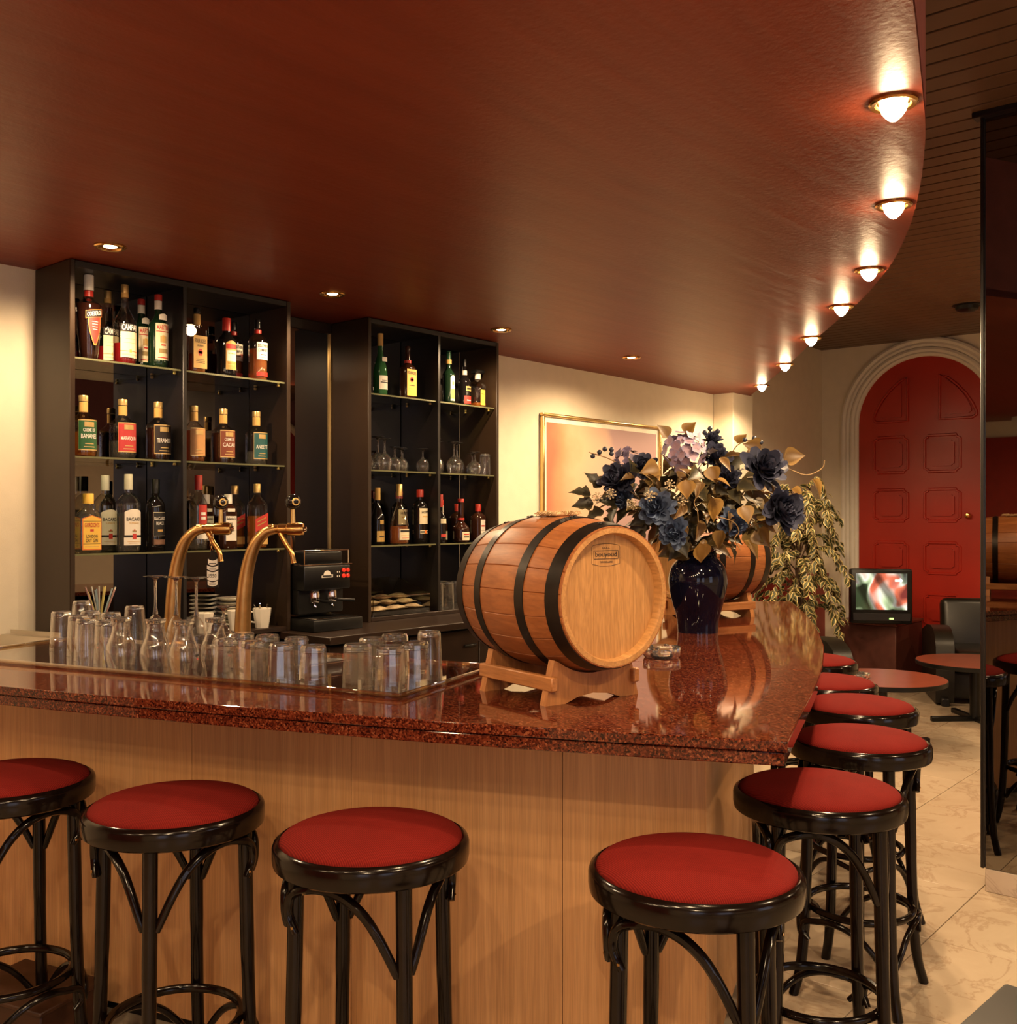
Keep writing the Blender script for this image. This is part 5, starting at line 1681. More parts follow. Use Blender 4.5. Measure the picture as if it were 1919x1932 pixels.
def bracket_mesh(zr, drop_a, drop_b, r0, rt, mir=1):
    pts = [cyl(r0 + 0.012, 0.10 * Q, zr - drop_a), cyl(r0 + 0.020, 0.035 * Q, zr - drop_a * 0.66), cyl(r0 + 0.018, 0.06 * Q, zr - drop_a * 0.28), cyl(r0 + 0.006, 0.17 * Q, zr - 0.010), cyl(r0 - 0.006, 0.33 * Q, zr - 0.004),
           cyl(r0 - 0.012, 0.52 * Q, zr - drop_b * 0.10), cyl(r0 - 0.012, 0.69 * Q, zr - drop_b * 0.30), cyl(r0 - 0.006, 0.81 * Q, zr - drop_b * 0.56), cyl(r0, 0.895 * Q, zr - drop_b * 0.82), cyl(r0 + 0.003, 0.945 * Q, zr - drop_b)]
    p = smooth_path([(x, y * mir, z) for x, y, z in pts], 4)
    n = len(p)
    return MB().tube(p, [rt * (0.85 + 0.3 * math.sin(PI * i / (n - 1)) ** 0.5) for i in range(n)], 9).mesh('bracket', BENTWOOD)


br_me = bracket_mesh(0.690, 0.100, 0.170, 0.163, 0.0092)
br_mm = bracket_mesh(0.690, 0.100, 0.170, 0.163, 0.0092, -1)
br2_me = bracket_mesh(0.240, 0.070, 0.120, 0.168, 0.0080)
br2_mm = bracket_mesh(0.240, 0.070, 0.120, 0.168, 0.0080, -1)
screw_me = MB().lathe([(0.0, 0.003), (0.003, 0.0025), (0.0036, 0.0), (0.0, 0.0)], 8, closed=False).mesh('screw', BRASS)
rim_me = MB().lathe([(0.150, 0.700), (0.198, 0.700), (0.203, 0.704), (0.205, 0.715), (0.205, 0.737), (0.202, 0.745), (0.194, 0.750), (0.188, 0.746), (0.186, 0.735)], 56, closed=False).mesh('seat_rim', BENTWOOD)
cu_prof = [(0.0, 0.735), (0.187, 0.735), (0.1905, 0.745)] + [(0.1905 * math.cos(t), 0.745 + 0.034 * math.sin(t) ** 0.85) for t in [PI / 2 * i / 12 for i in range(1, 13)]]
cush_me = MB().lathe(cu_prof, 56, closed=False).mesh('cushion', SEATRED)
ring2_me = MB().tube([cyl(0.150, 2 * PI * i / 40, 0.253) for i in range(40)], 0.0105, 9, closed=True).mesh('foot_ring', BENTWOOD)


def stool(label, l, d, turn):
    p = W(l, d)
    t = thing('bar_stool', label, 'bar stool', (p.x, p.y, 0), RZ + turn, 'bentwood bar stools round the bar')
    put('cushion', cush_me, t)
    put('seat_rim', rim_me, t)
    for i in range(4):
        a = PI / 4 + i * Q
        put('leg', leg_me, t, (0, 0, 0), (0, 0, a))
        od = i % 2                      # neighbouring brackets mirror each other
        b = put('bracket', br_mm if od else br_me, t, (0, 0, 0), (0, 0, a + od * Q))
        s = -1 if od else 1
        put('screw', screw_me, b, cyl(0.183, s * 0.095 * Q, 0.602), (0, PI / 2, s * 0.09 * Q))
        put('lower_bracket', br2_mm if od else br2_me, t, (0, 0, 0), (0, 0, a + od * Q))
    put('foot_ring', ring2_me, t)


STOOLS = [(-1.275, 2.60, 2.36, 'leftmost red-topped bar stool, cut by the left edge of the picture'),
          (-0.777, 2.369, 2.36, 'red-topped bar stool second from the left along the bar front'),
          (-0.287, 2.135, 2.88, 'red-topped bar stool third from the left, alone before the veneer'),
          (0.358, 1.949, 2.74, 'nearest red-topped bar stool, before the bar corner'),
          (0.760, 2.494, 3.05, 'red-topped bar stool just round the bar corner, half in shadow'),
          (1.056, 3.062, 2.53, 'second red-topped bar stool beyond the bar corner'),
          (1.236, 3.607, 0.50, 'third red-topped bar stool beyond the bar corner'),
          (1.277, 4.105, 0.60, 'fourth red-topped bar stool beyond the bar corner'),
          (1.411, 4.729, 0.70, 'farthest red-topped bar stool, at the far end of the bar')]
for l, d, tn, lb in STOOLS:
    stool(lb, l, d, tn)

# low dark box on the floor behind the leftmost stool
p = W(-1.31, 2.80)
bx_ = thing('floor_box', 'low dark brown box on the floor behind the leftmost stool', 'box', (p.x, p.y, 0), AANG)
MB().rbox((0, 0, 0.06), (0.30, 0.20, 0.12), 0.004, 1).build('box_body', P('dark_brown_board', (0.06, 0.022, 0.010), 0.5), bx_)
MB().rbox((0, 0, 0.126), (0.32, 0.22, 0.012), 0.003, 1).build('box_lid', P('dark_brown_board', (0.06, 0.022, 0.010), 0.5), bx_)

# ------------------------------------------------------------------ barrels on cradles
BL, RE, RM = 0.43, 0.165, 0.190


def brad(z):
    return RM - (RM - RE) * (2 * z / BL) ** 2


NS = 20
st_m = MB()
zs = [-BL / 2 + BL * i / 14 for i in range(15)]
da = 2 * PI / NS
fr = (-0.5, -0.47, -0.2, 0.2, 0.47, 0.5)
for z in zs:
    for k_, f in enumerate(fr):
        rr = brad(z) - (0.0022 if k_ in (0, 5) else 0.0)
        st_m.v.append(cyl(rr, f * da * 0.998, z))
for z in zs:
    for f in (-0.5, 0.5):
        st_m.v.append(cyl(brad(z) - 0.014, f * da * 0.998, z))
nf = len(fr)
for j in range(14):
    for i in range(nf - 1):
        st_m.f.append((j * nf + i, j * nf + i + 1, (j + 1) * nf + i + 1, (j + 1) * nf + i))
    o_ = 15 * nf + j * 2
    st_m.f.append((o_ + 1, o_, o_ + 2, o_ + 3))
    st_m.f.append((o_, j * nf, (j + 1) * nf, o_ + 2))
    st_m.f.append((j * nf + nf - 1, o_ + 1, o_ + 3, (j + 1) * nf + nf - 1))
st_m.f.append(tuple(range(nf - 1, -1, -1)) + (15 * nf, 15 * nf + 1))
st_m.f.append(tuple(14 * nf + i for i in range(nf)) + (15 * nf + 29, 15 * nf + 28))
st_m.mi = [0] * len(st_m.f)
stave_me = st_m.mesh('stave', BARREL_W, 30)
hoops = []
for z0, z1 in ((0.172, 0.210), (0.072, 0.101), (-0.101, -0.072), (-0.210, -0.172)):
    pr = [(brad(z0) + 0.0004, z0), (brad(z0) + 0.0022, z0), (brad(z1) + 0.0022, z1), (brad(z1) + 0.0004, z1)]
    hoops.append((MB().lathe(pr, 60, closed=False).mesh('hoop', IRON), (z0 + z1) / 2))
rivet_me = MB().lathe([(0.0, 0.004), (0.004, 0.003), (0.005, 0.0)], 8, closed=False).mesh('rivet', IRON)
HR = 0.1465
boards = []
bx_cuts = [-HR, -0.103, -0.047, 0.018, 0.076, 0.114, HR]
for x0, x1 in zip(bx_cuts[:-1], bx_cuts[1:]):
    n = 10
    a_, b_ = x0 + 0.0004, x1 - 0.0004
    top_ = [(a_ + (b_ - a_) * i / n, math.sqrt(max(HR * HR - (a_ + (b_ - a_) * i / n) ** 2, 0))) for i in range(n + 1)]
    poly_ = top_ + [(x, -y) for x, y in top_[::-1]]
    cx = (x0 + x1) / 2
    bm_ = MB()
    nn = len(poly_)
    # board stands in the local XZ plane so the grain runs along Z
    bm_.add([(x - cx, -0.006, y) for x, y in poly_] + [(x - cx, 0.006, y) for x, y in poly_],
            [tuple(range(nn - 1, -1, -1)), tuple(range(nn, 2 * nn))] + [(i, (i + 1) % nn, nn + (i + 1) % nn, nn + i) for i in range(nn)])
    boards.append((bm_.mesh('head_board', HEAD_W, 30), cx))
chime_me = MB().lathe([(RE - 0.0195, BL / 2 - 0.036), (RE - 0.0185, BL / 2 - 0.006), (RE - 0.015, BL / 2 + 0.0008), (RE - 0.003, BL / 2 + 0.0008)], 60, closed=False).mesh('chime', HEAD_W)


def barrel(label, l, d, zc, ax, logo):
    """ax = direction (right, away) that the front head looks to"""
    dv = (W(*ax) - W(0, 0)).normalized()
    Z, Y = dv, Vector((0, 0, 1))
    X = Y.cross(Z)
    M = Matrix((X, Y, Z)).transposed()
    p = W(l, d, zc)
    t = thing('wine_barrel', label, 'barrel', p, rot=M.to_euler(), group='oak barrels on the bar top')
    for i in range(NS):
        put('stave', stave_me, t, (0, 0, 0), (0, 0, i * da + 0.08))
    for me, zc_ in hoops:
        h_ = put('hoop', me, t)
        for s in (-0.03, 0.03):
            a = PI / 2 + s + 0.12
            put('rivet', rivet_me, h_, cyl(brad(zc_) + 0.002, a, zc_), (0, PI / 2, a))
    for sgn in (1, -1):
        for me, cx in boards:
            put('head_board', me, t, (cx * sgn, 0, sgn * (BL / 2 - 0.028)), (-PI / 2, 0, 0) if sgn == 1 else (-PI / 2, PI, 0))
        put('chime', chime_me, t, (0, 0, 0), (0, 0, 0) if sgn == 1 else (PI, 0, 0))
    if logo:
        zl = BL / 2 - 0.0215
        T = Matrix.Translation((-0.010, 0.098, zl))
        lo = MB()
        ow, oh = 0.043, 0.026
        pts = [(-ow, -oh * 0.8), (-ow * 0.4, -oh * 0.98), (0, -oh), (ow * 0.4, -oh * 0.98), (ow, -oh * 0.8), (ow, oh * 0.7), (ow * 0.92, oh * 0.86), (ow * 0.4, oh * 1.0), (0, oh * 1.03), (-ow * 0.4, oh * 1.0), (-ow * 0.92, oh * 0.86), (-ow, oh * 0.7)]
        lo.tube([(x, y, 0) for x, y in pts], 0.0005, 4, closed=True, M=T)
        lo = lo.build('stamp_outline', INK, t)
        for x0, x1, y0, y1 in ((-0.037, 0.037, -0.0095, -0.0085), (-0.037, 0.037, 0.0095, 0.0105), (-0.038, -0.037, -0.0095, 0.0105), (0.037, 0.038, -0.0095, 0.0105)):
            MB().box(x0, x1, y0, y1, 0, 0.0005, M=T).build('stamp_frame', INK, lo)
        flat_text('bouyoud', 0.066, 0.0145, T @ Matrix.Translation((0, 0.0, 0.0004)), INK, lo)
        flat_text('S.A.R.L.', 0.024, 0.004, T @ Matrix.Translation((0, 0.0165, 0.0004)), INK, lo)
        flat_text('TONNELLERIE', 0.040, 0.0045, T @ Matrix.Translation((0, -0.0165, 0.0004)), INK, lo)
    # burlap round the bung
    random.seed(3)
    bb = MB()
    bb.rbox((0, brad(0) + 0.004, 0.0), (0.075, 0.010, 0.075), 0.004, 1)
    for i in range(150):
        a = random.uniform(0, 2 * PI)
        r_ = random.uniform(0.018, 0.045)
        x, z = r_ * math.cos(a), r_ * math.sin(a)
        y = math.sqrt(max(brad(z) ** 2 - x * x, 0)) + 0.006
        dx, dz = math.cos(a) * 0.014 + random.uniform(-.006, .006), math.sin(a) * 0.014 + random.uniform(-.006, .006)
        bb.tube([(x, y, z), (x + dx * 0.5, y + random.uniform(0.002, 0.008), z + dz * 0.5), (x + dx, y + random.uniform(-0.004, 0.006), z + dz)], 0.0011, 4)
    bb.build('burlap_tuft', BURLAP, t)['kind'] = 'stuff'
    return t, M


CRR = brad(0.114) + 0.0025


def cradle(label, l, d, ax):
    p = W(l, d, ZB)
    dv = (W(*ax) - W(0, 0)).normalized()
    rz = math.atan2(dv.y, dv.x) - PI / 2
    t = thing('barrel_cradle', label, 'stand', p, rz, 'barrel cradles')
    outl = [(-0.145, 0.0), (-0.085, 0.0), (-0.05, 0.012), (0.0, 0.018), (0.05, 0.012), (0.085, 0.0), (0.145, 0.0), (0.118, 0.104)] + [(x, 0.066 + CRR - math.sqrt(CRR * CRR - x * x)) for x in [0.105 - 0.021 * i for i in range(11)]] + [(-0.118, 0.104)]
    for y in (-0.125, 0.125):
        m_ = MB()
        n = len(outl)
        m_.add([(x, -0.011, z) for x, z in outl] + [(x, 0.011, z) for x, z in outl], [tuple(range(n)), tuple(range(2 * n - 1, n - 1, -1))] + [(i, n + i, n + (i + 1) % n, (i + 1) % n) for i in range(n)])
        o_ = m_.build('shaped_board', CRADLE_W, t, (0, y, 0), smooth=30)
    for s in (-1, 1):
        MB().rbox((0, 0, 0), (0.02, 0.034, 0.30), 0.003, 1).build('side_rail', CRADLE_W, t, (s * 0.128, 0, 0.050), (PI / 2, 0, 0))
    return t


AX1 = (0.58, -0.81)
barrel('oak barrel with black hoops and stamped head, nearest on the bar', 0.124, 2.547, ZB + 0.066 + brad(0.114) + 0.0025, AX1, True)
cradle('wooden cradle under the nearest barrel', 0.124, 2.547, AX1)
AX2 = (0.86, 0.51)
barrel('second oak barrel standing behind the dark vase', 0.885, 4.50, ZB + 0.066 + brad(0.114) + 0.0025, AX2, False)
cradle('wooden cradle under the barrel behind the vase', 0.885, 4.50, AX2)

p = W(0.478, 3.176, ZB)
at = thing('ashtray', 'heavy glass ashtray on the granite between barrel and vase', 'ashtray', p)
ashtray_parts(at, 0.060, 0.034)

# ------------------------------------------------------------------ vase and bouquet
VL, VD = 0.721, 3.875
vp = W(VL, VD, ZB)
vase = thing('vase', 'glossy midnight-blue vase with ringed neck', 'vase', vp, RZ)
vpro = smooth_prof([(0.0, 0.004), (0.070, 0.0), (0.076, 0.004), (0.080, 0.05), (0.096, 0.11), (0.109, 0.17), (0.111, 0.21), (0.100, 0.25), (0.078, 0.278)], 4)
MB().lathe(vpro, 40, closed=False).build('vase_body', NAVYGLAZE, vase)
MB().lathe([(0.078, 0.278), (0.072, 0.282), (0.070, 0.287), (0.074, 0.290), (0.070, 0.293), (0.072, 0.299), (0.068, 0.303), (0.070, 0.309), (0.078, 0.316), (0.080, 0.321), (0.074, 0.322), (0.066, 0.310), (0.062, 0.28), (0.07, 0.25)], 40, closed=False).build('ringed_neck', NAVYGLAZE, vase)

bq = thing('bouquet', 'large faded bouquet of blue flowers and yellow leaves', 'flowers', (vp.x, vp.y, ZB + 0.30), RZ)
BZ = ZB + 0.30


def leaf_mesh(name, outline, mat, curl=0.25, k=0):
    """outline: half-widths along the leaf (y 0..1)"""
    m_ = MB()
    n = len(outline)
    for i, wv in enumerate(outline):
        y = i / (n - 1)
        zz = -curl * (y - 0.2) ** 2
        m_.v += [(-wv, y, zz + wv * 0.35), (-wv * 0.5, y, zz + wv * 0.10), (0, y, zz), (wv * 0.5, y, zz + wv * 0.10), (wv, y, zz + wv * 0.35)]
        for q, rv in enumerate((1, 0.45, 0.0, 0.45, 1)):
            m_.rim[i * 5 + q] = rv
    for i in range(n - 1):
        for q in range(4):
            a = i * 5 + q
            m_.f.append((a, a + 1, a + 6, a + 5))
    m_.mi = [0] * len(m_.f)
    return m_


HEART = (0.02, 0.36, 0.46, 0.47, 0.42, 0.32, 0.20, 0.09, 0.0)
LANCE = (0.02, 0.13, 0.20, 0.22, 0.19, 0.13, 0.06, 0.0)
IVY = (0.04, 0.30, 0.42, 0.25, 0.30, 0.16, 0.07, 0.0)
LM_Y = leaf_mesh('l', HEART, None).mesh('leaf', leaf_mat('yellow_leaf', (0.17, 0.088, 0.018), (0.27, 0.155, 0.038)))
LM_O = leaf_mesh('l', HEART, None, 0.4).mesh('leaf', leaf_mat('olive_leaf', (0.13, 0.09, 0.028), (0.22, 0.14, 0.045)))
LM_D = leaf_mesh('l', IVY, None, 0.3).mesh('leaf', leaf_mat('dark_leaf', (0.030, 0.026, 0.014), (0.07, 0.055, 0.022)))
LM_L = leaf_mesh('l', LANCE, None, 0.5).mesh('leaf', leaf_mat('brown_leaf', (0.14, 0.075, 0.026), (0.20, 0.12, 0.04)))


def petal_mesh(mat, wid=0.5, cup=0.35):
    m_ = MB()
    o_ = (0.12, 0.34, 0.48, 0.52, 0.44, 0.22)
    for i, wv in enumerate(o_):
        y = i / 5
        wv = wv * wid * 2
        zz = cup * y * y
        m_.v += [(-wv, y, zz + 0.18 * wv), (0, y * 1.04, zz), (wv, y, zz + 0.18 * wv)]
        for q, rv in enumerate((1, 0.2, 1)):
            m_.rim[i * 3 + q] = rv if i < 4 else 1
    for i in range(5):
        for q in range(2):
            a = i * 3 + q
            m_.f.append((a, a + 1, a + 4, a + 3))
    m_.mi = [0] * len(m_.f)
    return m_.mesh('petal', mat)


def floret_mesh(mat):
    m_ = MB()
    for k_ in range(4):
        b0 = len(m_.v)
        M = Matrix.Rotation(k_ * PI / 2, 4, 'Z')
        o_ = (0.10, 0.34, 0.46, 0.36, 0.0)
        for i, wv in enumerate(o_):
            y = i / 4
            for q, x in enumerate((-wv, 0, wv)):
                m_.v.append(tuple(M @ Vector((x, y, 0.15 * y * y + 0.05 * (abs(x) > 0)))))
                m_.rim[len(m_.v) - 1] = y
        for i in range(4):
            for q in range(2):
                a = b0 + i * 3 + q
                m_.f.append((a, a + 1, a + 4, a + 3))
    m_.mi = [0] * len(m_.f)
    return m_.mesh('floret', mat)


PT_B = petal_mesh(leaf_mat('blue_petal', (0.018, 0.030, 0.070), (0.10, 0.14, 0.24), 0.6))  # lighter petal edges are highlights put into the colour
PT_N = petal_mesh(leaf_mat('navy_petal', (0.006, 0.007, 0.014), (0.055, 0.060, 0.10), 0.35))  # blue-grey edge colour paints in the light streaks
FL_L = floret_mesh(leaf_mat('lilac_petal', (0.40, 0.27, 0.34), (0.30, 0.27, 0.42), 0.6))
FL_D = floret_mesh(leaf_mat('dusk_petal', (0.12, 0.09, 0.16), (0.20, 0.16, 0.26), 0.6))
CORE = P('flower_core', (0.03, 0.025, 0.02), 0.8)


def aim(nrm):
    return Vector((0, 0, 1)).rotation_difference(Vector(nrm).normalized()).to_euler()


def bloom(kind, x, y, z, r, nrm):
    f = MB().lathe([(0.001, -0.5), (0.25, -0.3), (0.30, 0.0), (0.18, 0.2), (0.001, 0.26)], 10, closed=False).build('flower', CORE, bq, (x, y, z - BZ), aim(nrm))
    f.scale = (r, r, r)
    if kind in ('lilac', 'dusk'):
        n = 34 if kind == 'lilac' else 20
        me = FL_L if kind == 'lilac' else FL_D
        for i in range(n):
            zz = 1 - (i + 0.5) / n * 1.25
            a = i * 2.39996
            rr = math.sqrt(max(1 - zz * zz, 0))
            p_ = Vector((rr * math.cos(a), rr * math.sin(a), zz)) * random.uniform(0.72, 0.95)
            e = aim(p_ + Vector([random.uniform(-.35, .35) for _ in range(3)]))
            e.rotate_axis('Z', random.uniform(0, 1.5))
            put('floret', me, f, p_, e, (random.uniform(0.28, 0.38),) * 3)
    else:
        me = PT_B if kind == 'blue' else PT_N
        for ring_, (n, tilt, ln) in enumerate(((11, -0.1, 1.0), (11, 0.3, 0.95), (11, 0.65, 0.86), (10, 0.95, 0.74), (8, 1.2, 0.62), (6, 1.4, 0.5))):
            for i in range(n):
                a = 2 * PI * i / n + ring_ * 0.35 + random.uniform(-.12, .12)
                M = Matrix.Rotation(a, 4, 'Z') @ Matrix.Rotation(tilt + random.uniform(-.28, .28), 4, 'X') @ Matrix.Rotation(random.uniform(-.5, .5), 4, 'Y')
                put('petal', me, f, (0, 0, -0.1 + 0.06 * ring_), M.to_euler(), (ln * random.uniform(.45, .75), ln * random.uniform(.8, 1.15), ln * random.uniform(.7, 1.6)))
    return f


def px(x, y):
    return ((x - 1317) * 0.00196, EYE - (y - 974) * 0.00196)


random.seed(11)
# kind, right of vase, height, nearness, radius
BLOOMS = [('lilac', -0.067, 1.657, -0.10, 0.082), ('dusk', -0.265, 1.630, 0.02, 0.055), ('blue', -0.186, 1.451, -0.20, 0.064), ('blue', -0.125, 1.358, -0.20, 0.058),
          ('blue', 0.094, 1.392, -0.16, 0.056), ('navy', 0.218, 1.592, -0.12, 0.085), ('navy', 0.264, 1.444, -0.18, 0.085), ('navy', -0.308, 1.555, -0.06, 0.068), ('navy', -0.210, 1.606, -0.03, 0.052),
          ('navy', 0.062, 1.640, -0.02, 0.060), ('navy', 0.055, 1.712, 0.02, 0.038), ('blue', -0.285, 1.480, -0.03, 0.045), ('navy', 0.09, 1.56, -0.10, 0.05)]
for k_, x, z, y, r in BLOOMS:
    bloom(k_, x, y, z, r, (x * 1.2, -0.6 + y * 0.5, (z - 1.45) * 1.2 + 0.15))
stems = [(x * 0.9, y * 0.9, z - 0.03) for _, x, z, y, r in BLOOMS]
for x, y, z in stems:
    x0, y0 = random.uniform(-.035, .035), random.uniform(-.035, .035)
    MB().tube(smooth_path([(x0 * 0.6, y0 * 0.6, -0.12), (x0, y0, 0.02), (x * 0.45, y * 0.5, (z - BZ) * 0.5), (x, y, z - BZ)], 4), 0.003, 6).build('stem', P('stem_brown', (0.10, 0.055, 0.02), 0.7), bq)


def leaf(par, me, loc, direction, size, roll=0.0):
    y = Vector(direction).normalized()
    up = Vector((0, -0.8, 0.6))
    x = y.cross(up)
    if x.length < 1e-3:
        x = y.orthogonal()
    x.normalize()
    zz = x.cross(y)
    M = Matrix((x, y, zz)).transposed() @ Matrix.Rotation(roll, 3, 'Y')
    return put('leaf', me, par, loc, M.to_euler(), (size,) * 3)


# the big yellow leaves that stand out, then a dark filling
YL = [(-0.094, 1.549, -0.27, 0.085, (-0.2, -0.2, -1)), (0.006, 1.486, -0.22, 0.115, (0.1, -0.1, -1)), (0.110, 1.457, -0.26, 0.085, (0.2, -0.2, -1)), (0.045, 1.369, -0.24, 0.085, (-0.2, 0, -1)),
      (-0.024, 1.281 + 0.04, -0.16, 0.10, (0.2, 0, -1)), (0.42, 1.56, -0.05, 0.10, (0.4, 0, -0.9)), (0.33, 1.52, -0.10, 0.085, (0.6, -0.2, -0.7)), (0.32, 1.640, -0.03, 0.095, (0.9, -0.2, 0.2)),
      (0.235, 1.675, -0.02, 0.09, (-0.8, -0.3, 0.3)), (-0.17, 1.595, -0.15, 0.10, (-0.9, -0.2, -0.1)), (-0.215, 1.50, -0.20, 0.075, (0.4, -0.2, -0.7)), (-0.05, 1.735, 0.0, 0.075, (0.3, -0.2, 0.8)), (-0.11, 1.72, 0.02, 0.08, (-0.6, -0.2, 0.7)),
      (0.15, 1.33, -0.10, 0.11, (0.5, -0.1, -0.8)), (0.20, 1.37, -0.08, 0.10, (0.8, -0.1, -0.6)), (0.01, 1.60, -0.18, 0.08, (0.2, -0.2, -1)), (0.02, 1.55, -0.2, 0.08, (0.9, -0.2, -0.4)), (0.16, 1.70, 0.04, 0.07, (0.8, 0, 0.6))]
for x, z, y, s, dv in YL:
    leaf(bq, LM_Y, (x, y, z - BZ), (dv[0] + random.uniform(-.3, .3), dv[1] + random.uniform(-.4, .4), dv[2] + random.uniform(-.3, .3)), s * 0.82, random.uniform(-.8, .8))
for i in range(250):
    a, b_ = random.uniform(0, 2 * PI), random.uniform(-1, 1)
    rr = random.uniform(0.30, 1.0)
    x = 0.37 * rr * math.cos(a) * math.sqrt(1 - b_ * b_)
    y = 0.22 * rr * math.sin(a) * math.sqrt(1 - b_ * b_)
    z = 1.485 + 0.19 * rr * b_
    if z < 1.33 and abs(x) > 0.28:
        z += 0.08
    me = random.choice((LM_D, LM_D, LM_D, LM_D, LM_O, LM_L, LM_L))
    leaf(bq, me, (x, y, z - BZ), (x * 2 + random.uniform(-.5, .5), y * 1.2 - 0.3 + random.uniform(-.4, .4), (z - 1.5) * 2 - 0.25 + random.uniform(-.5, .5)), random.uniform(0.055, 0.10), random.uniform(-.9, .9))
for x, z, dx, dz in ((-0.41, 1.50, -1, 0.25), (-0.40, 1.47, -1, -0.1), (-0.36, 1.44, -0.8, -0.3), (-0.37, 1.53, -0.7, 0.7)):
    leaf(bq, LM_D, (x, -0.03, z - BZ), (dx, -0.1, dz), 0.085, random.uniform(-.3, .3))
for i in range(9):
    a = 2 * PI * i / 9
    leaf(bq, LM_O if i % 2 else LM_L, (0.05 * math.cos(a), 0.05 * math.sin(a), 0.03), (math.cos(a), math.sin(a) - 0.2, random.uniform(-.3, .5)), random.uniform(.09, .13), random.uniform(-.4, .4))
BERRY = P('blue_berry', (0.03, 0.035, 0.055), 0.4)
TWIG = P('twig', (0.30, 0.19, 0.08), 0.7)
sph_me = MB().lathe([(math.sin(PI * i / 8), -math.cos(PI * i / 8)) for i in range(9)], 12, closed=False).mesh('berry', BERRY)
for pts, bs in (([(-0.20, -0.02, 1.55), (-0.28, -0.04, 1.60), (-0.34, -0.05, 1.635), (-0.42, -0.06, 1.66)], ((-0.405, 1.645), (-0.38, 1.66), (-0.36, 1.672), (-0.335, 1.655), (-0.335, 1.67))),
                ([(0.0, 0.0, 1.62), (0.03, 0.02, 1.70), (0.05, 0.02, 1.75)], ((0.05, 1.755), (0.08, 1.745), (0.03, 1.74))),
                ([(0.10, 0.0, 1.60), (0.15, 0.0, 1.69), (0.22, -0.02, 1.715)], ((0.175, 1.71), (0.21, 1.715), (0.20, 1.70), (0.235, 1.70))),
                ([(0.24, 0.0, 1.55), (0.32, -0.02, 1.60), (0.40, -0.04, 1.575), (0.46, -0.04, 1.60), (0.47, -0.04, 1.63)], ())):
    MB().tube(smooth_path([(a, b_, c_ - BZ) for a, b_, c_ in pts], 4), 0.0022, 5).build('twig', TWIG, bq)
    for x, z in bs:
        put('berry', sph_me, bq, (x, pts[-1][1], z - BZ), scale=(0.0095,) * 3)
for pts in ([(-0.12, -0.24, 1.53), (-0.05, -0.27, 1.55), (-0.045, -0.26, 1.50), (-0.06, -0.25, 1.47), (-0.05, -0.26, 1.44), (-0.045, -0.25, 1.40)], [(0.02, -0.24, 1.42), (0.08, -0.25, 1.40), (0.10, -0.25, 1.365), (0.085, -0.25, 1.34), (0.105, -0.25, 1.30)], [(-0.24, -0.18, 1.58), (-0.20, -0.2, 1.545), (-0.215, -0.2, 1.52), (-0.20, -0.2, 1.49)]):
    MB().tube(smooth_path([(a, b_, c_ - BZ) for a, b_, c_ in pts], 5), 0.0018, 5).build('tendril', TWIG, bq)
WB = P('white_berry', (0.62, 0.50, 0.32), 0.6)
cl = MB()
for i in range(16):
    zz = 1 - (i + 0.5) / 16 * 1.4
    a = i * 2.39996
    rr = math.sqrt(max(1 - zz * zz, 0))
    p_ = Vector((rr * math.cos(a), rr * math.sin(a), zz)) * 0.018
    cl.lathe([(0.0035 * math.sin(PI * j / 4), -0.0035 * math.cos(PI * j / 4)) for j in range(5)], 6, closed=False, M=Matrix.Translation(p_))
    cl.tube([(0, 0, 0), tuple(p_)], 0.0007, 3)
cl_me = cl.mesh('berry_cluster', WB)
for x, z, y in ((-0.345, 1.502, -0.14), (-0.268, 1.463, -0.20), (-0.215, 1.492, -0.23), (-0.145, 1.532, -0.24), (-0.10, 1.477, -0.25), (-0.39, 1.49, -0.08)):
    o_ = put('berry_cluster', cl_me, bq, (x, y, z - BZ), (1.2, 0, random.uniform(-.5, .5)))
    o_['kind'] = 'stuff'

# ------------------------------------------------------------------ variegated ficus by the far wall
random.seed(17)
fp_ = W(2.22, 7.75)
fic = thing('potted_ficus', 'variegated weeping ficus in a dark pot by the far wall', 'plant', (fp_.x, fp_.y, 0), RZ)
MB().lathe([(0.0, 0.0), (0.13, 0.0), (0.15, 0.02), (0.175, 0.26), (0.185, 0.27), (0.185, 0.29), (0.165, 0.29), (0.16, 0.25), (0.0, 0.245)], 28, closed=False).build('pot', BLACKMET, fic)
BARK = P('bark', (0.085, 0.045, 0.022), 0.8, var=0.3, vscale=30)
trk = smooth_path([(0, 0, 0.24), (0.02, 0.0, 0.6), (-0.02, 0.01, 1.0), (0.01, 0, 1.3), (0.0, 0, 1.55)], 4)
MB().tube(trk, [0.022 - 0.001 * i for i in range(len(trk))], 10).build('trunk', BARK, fic)
FM_me = leaf_mesh('l', (0.03, 0.16, 0.23, 0.24, 0.19, 0.11, 0.03, 0.0), None, 0.35)
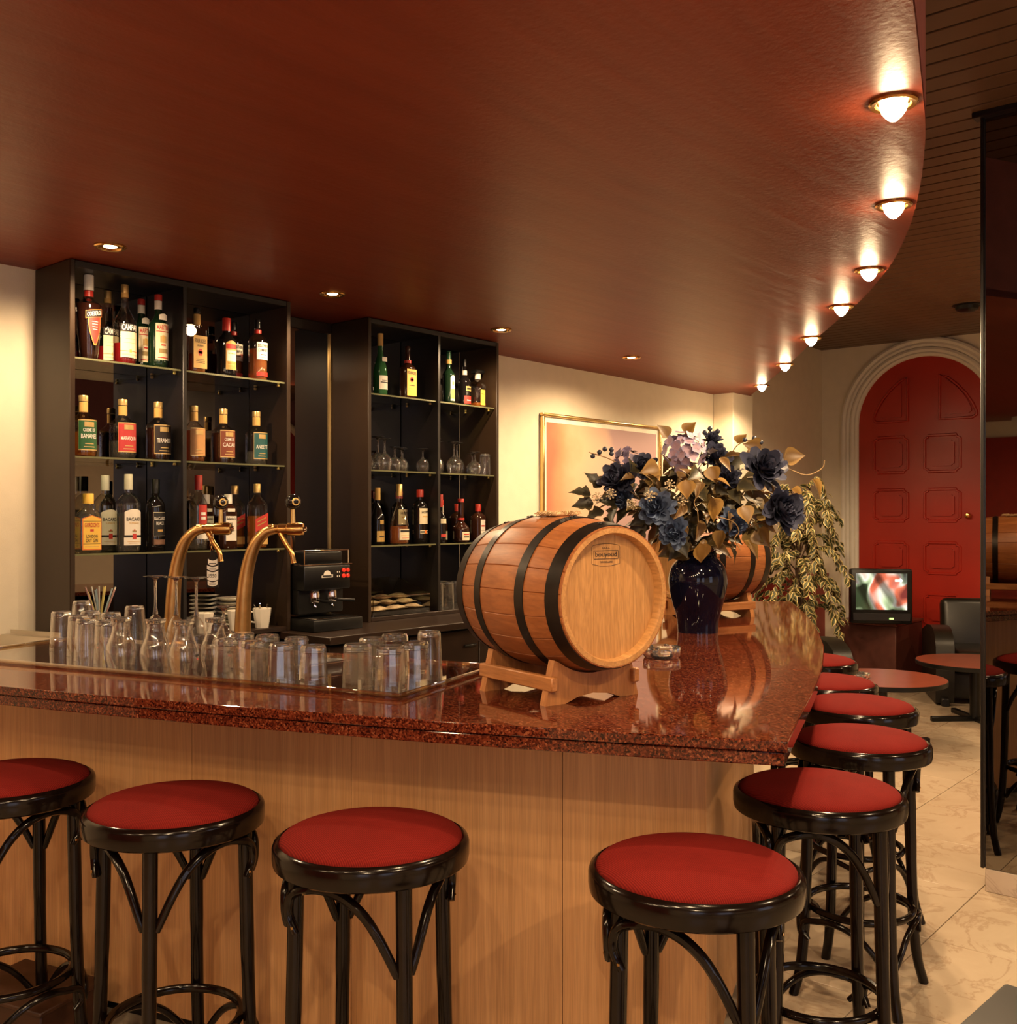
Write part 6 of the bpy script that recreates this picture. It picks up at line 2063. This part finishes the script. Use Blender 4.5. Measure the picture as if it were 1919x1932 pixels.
FIC = leaf_mat('variegated_leaf', (0.040, 0.048, 0.013), (0.55, 0.43, 0.17))
fl_me = FM_me.mesh('leaf', FIC)
leaves = []
for b_ in range(40):
    a = b_ * 2.39996
    z0 = 0.55 + 1.0 * (b_ / 40.0)
    ln = random.uniform(0.22, 0.40) * (1.0 if z0 < 1.3 else 0.95)
    dx, dy = math.cos(a), math.sin(a)
    up = random.uniform(0.10, 0.30)
    pts = smooth_path([(0, 0, z0), (dx * ln * 0.35, dy * ln * 0.35, z0 + up * 0.7), (dx * ln * 0.75, dy * ln * 0.75, z0 + up * 0.6), (dx * ln * 1.05, dy * ln * 1.05, z0 - random.uniform(-0.05, 0.16))], 6)
    MB().tube(pts, [0.006 - 0.0045 * i / (len(pts) - 1) for i in range(len(pts))], 5).build('branch', BARK, fic)
    for i in range(4, len(pts)):
        for s in (-1, 1):
            if random.random() < 0.95:
                t_ = pts[i] - pts[i - 1]
                sd = Vector((-t_.y, t_.x, 0)).normalized() * s
                leaves.append((pts[i].copy(), t_.normalized() * 0.5 + sd * 0.8 + Vector((0, 0, -0.5)) + Vector([random.uniform(-.4, .4) for _ in range(3)]), random.uniform(0.055, 0.085)))
        if random.random() < 0.6:
            leaves.append((pts[i] + Vector([random.uniform(-.04, .04) for _ in range(3)]), Vector((dx, dy, -1.2)) + Vector([random.uniform(-.5, .5) for _ in range(3)]), random.uniform(0.05, 0.08)))
leaves.sort(key=lambda q: q[0].y)
for p_, dv, s in leaves[:300]:
    leaf(fic, fl_me, p_, dv, s, random.uniform(-1, 1))
rest = MB()
for p_, dv, s in leaves[300:]:
    y = dv.normalized()
    x = y.cross(Vector((0, -0.8, 0.6))).normalized()
    M = (Matrix((x, y, x.cross(y))).transposed() @ Matrix.Rotation(random.uniform(-1, 1), 3, 'Y')).to_4x4()
    M = Matrix.Translation(p_) @ M @ Matrix.Scale(s, 4)
    o_ = rest.add(FM_me.v, FM_me.f, M=M)
    for i, rv in FM_me.rim.items():
        rest.rim[o_ + i] = rv
rest.build('leaves', FIC, fic)['kind'] = 'stuff'
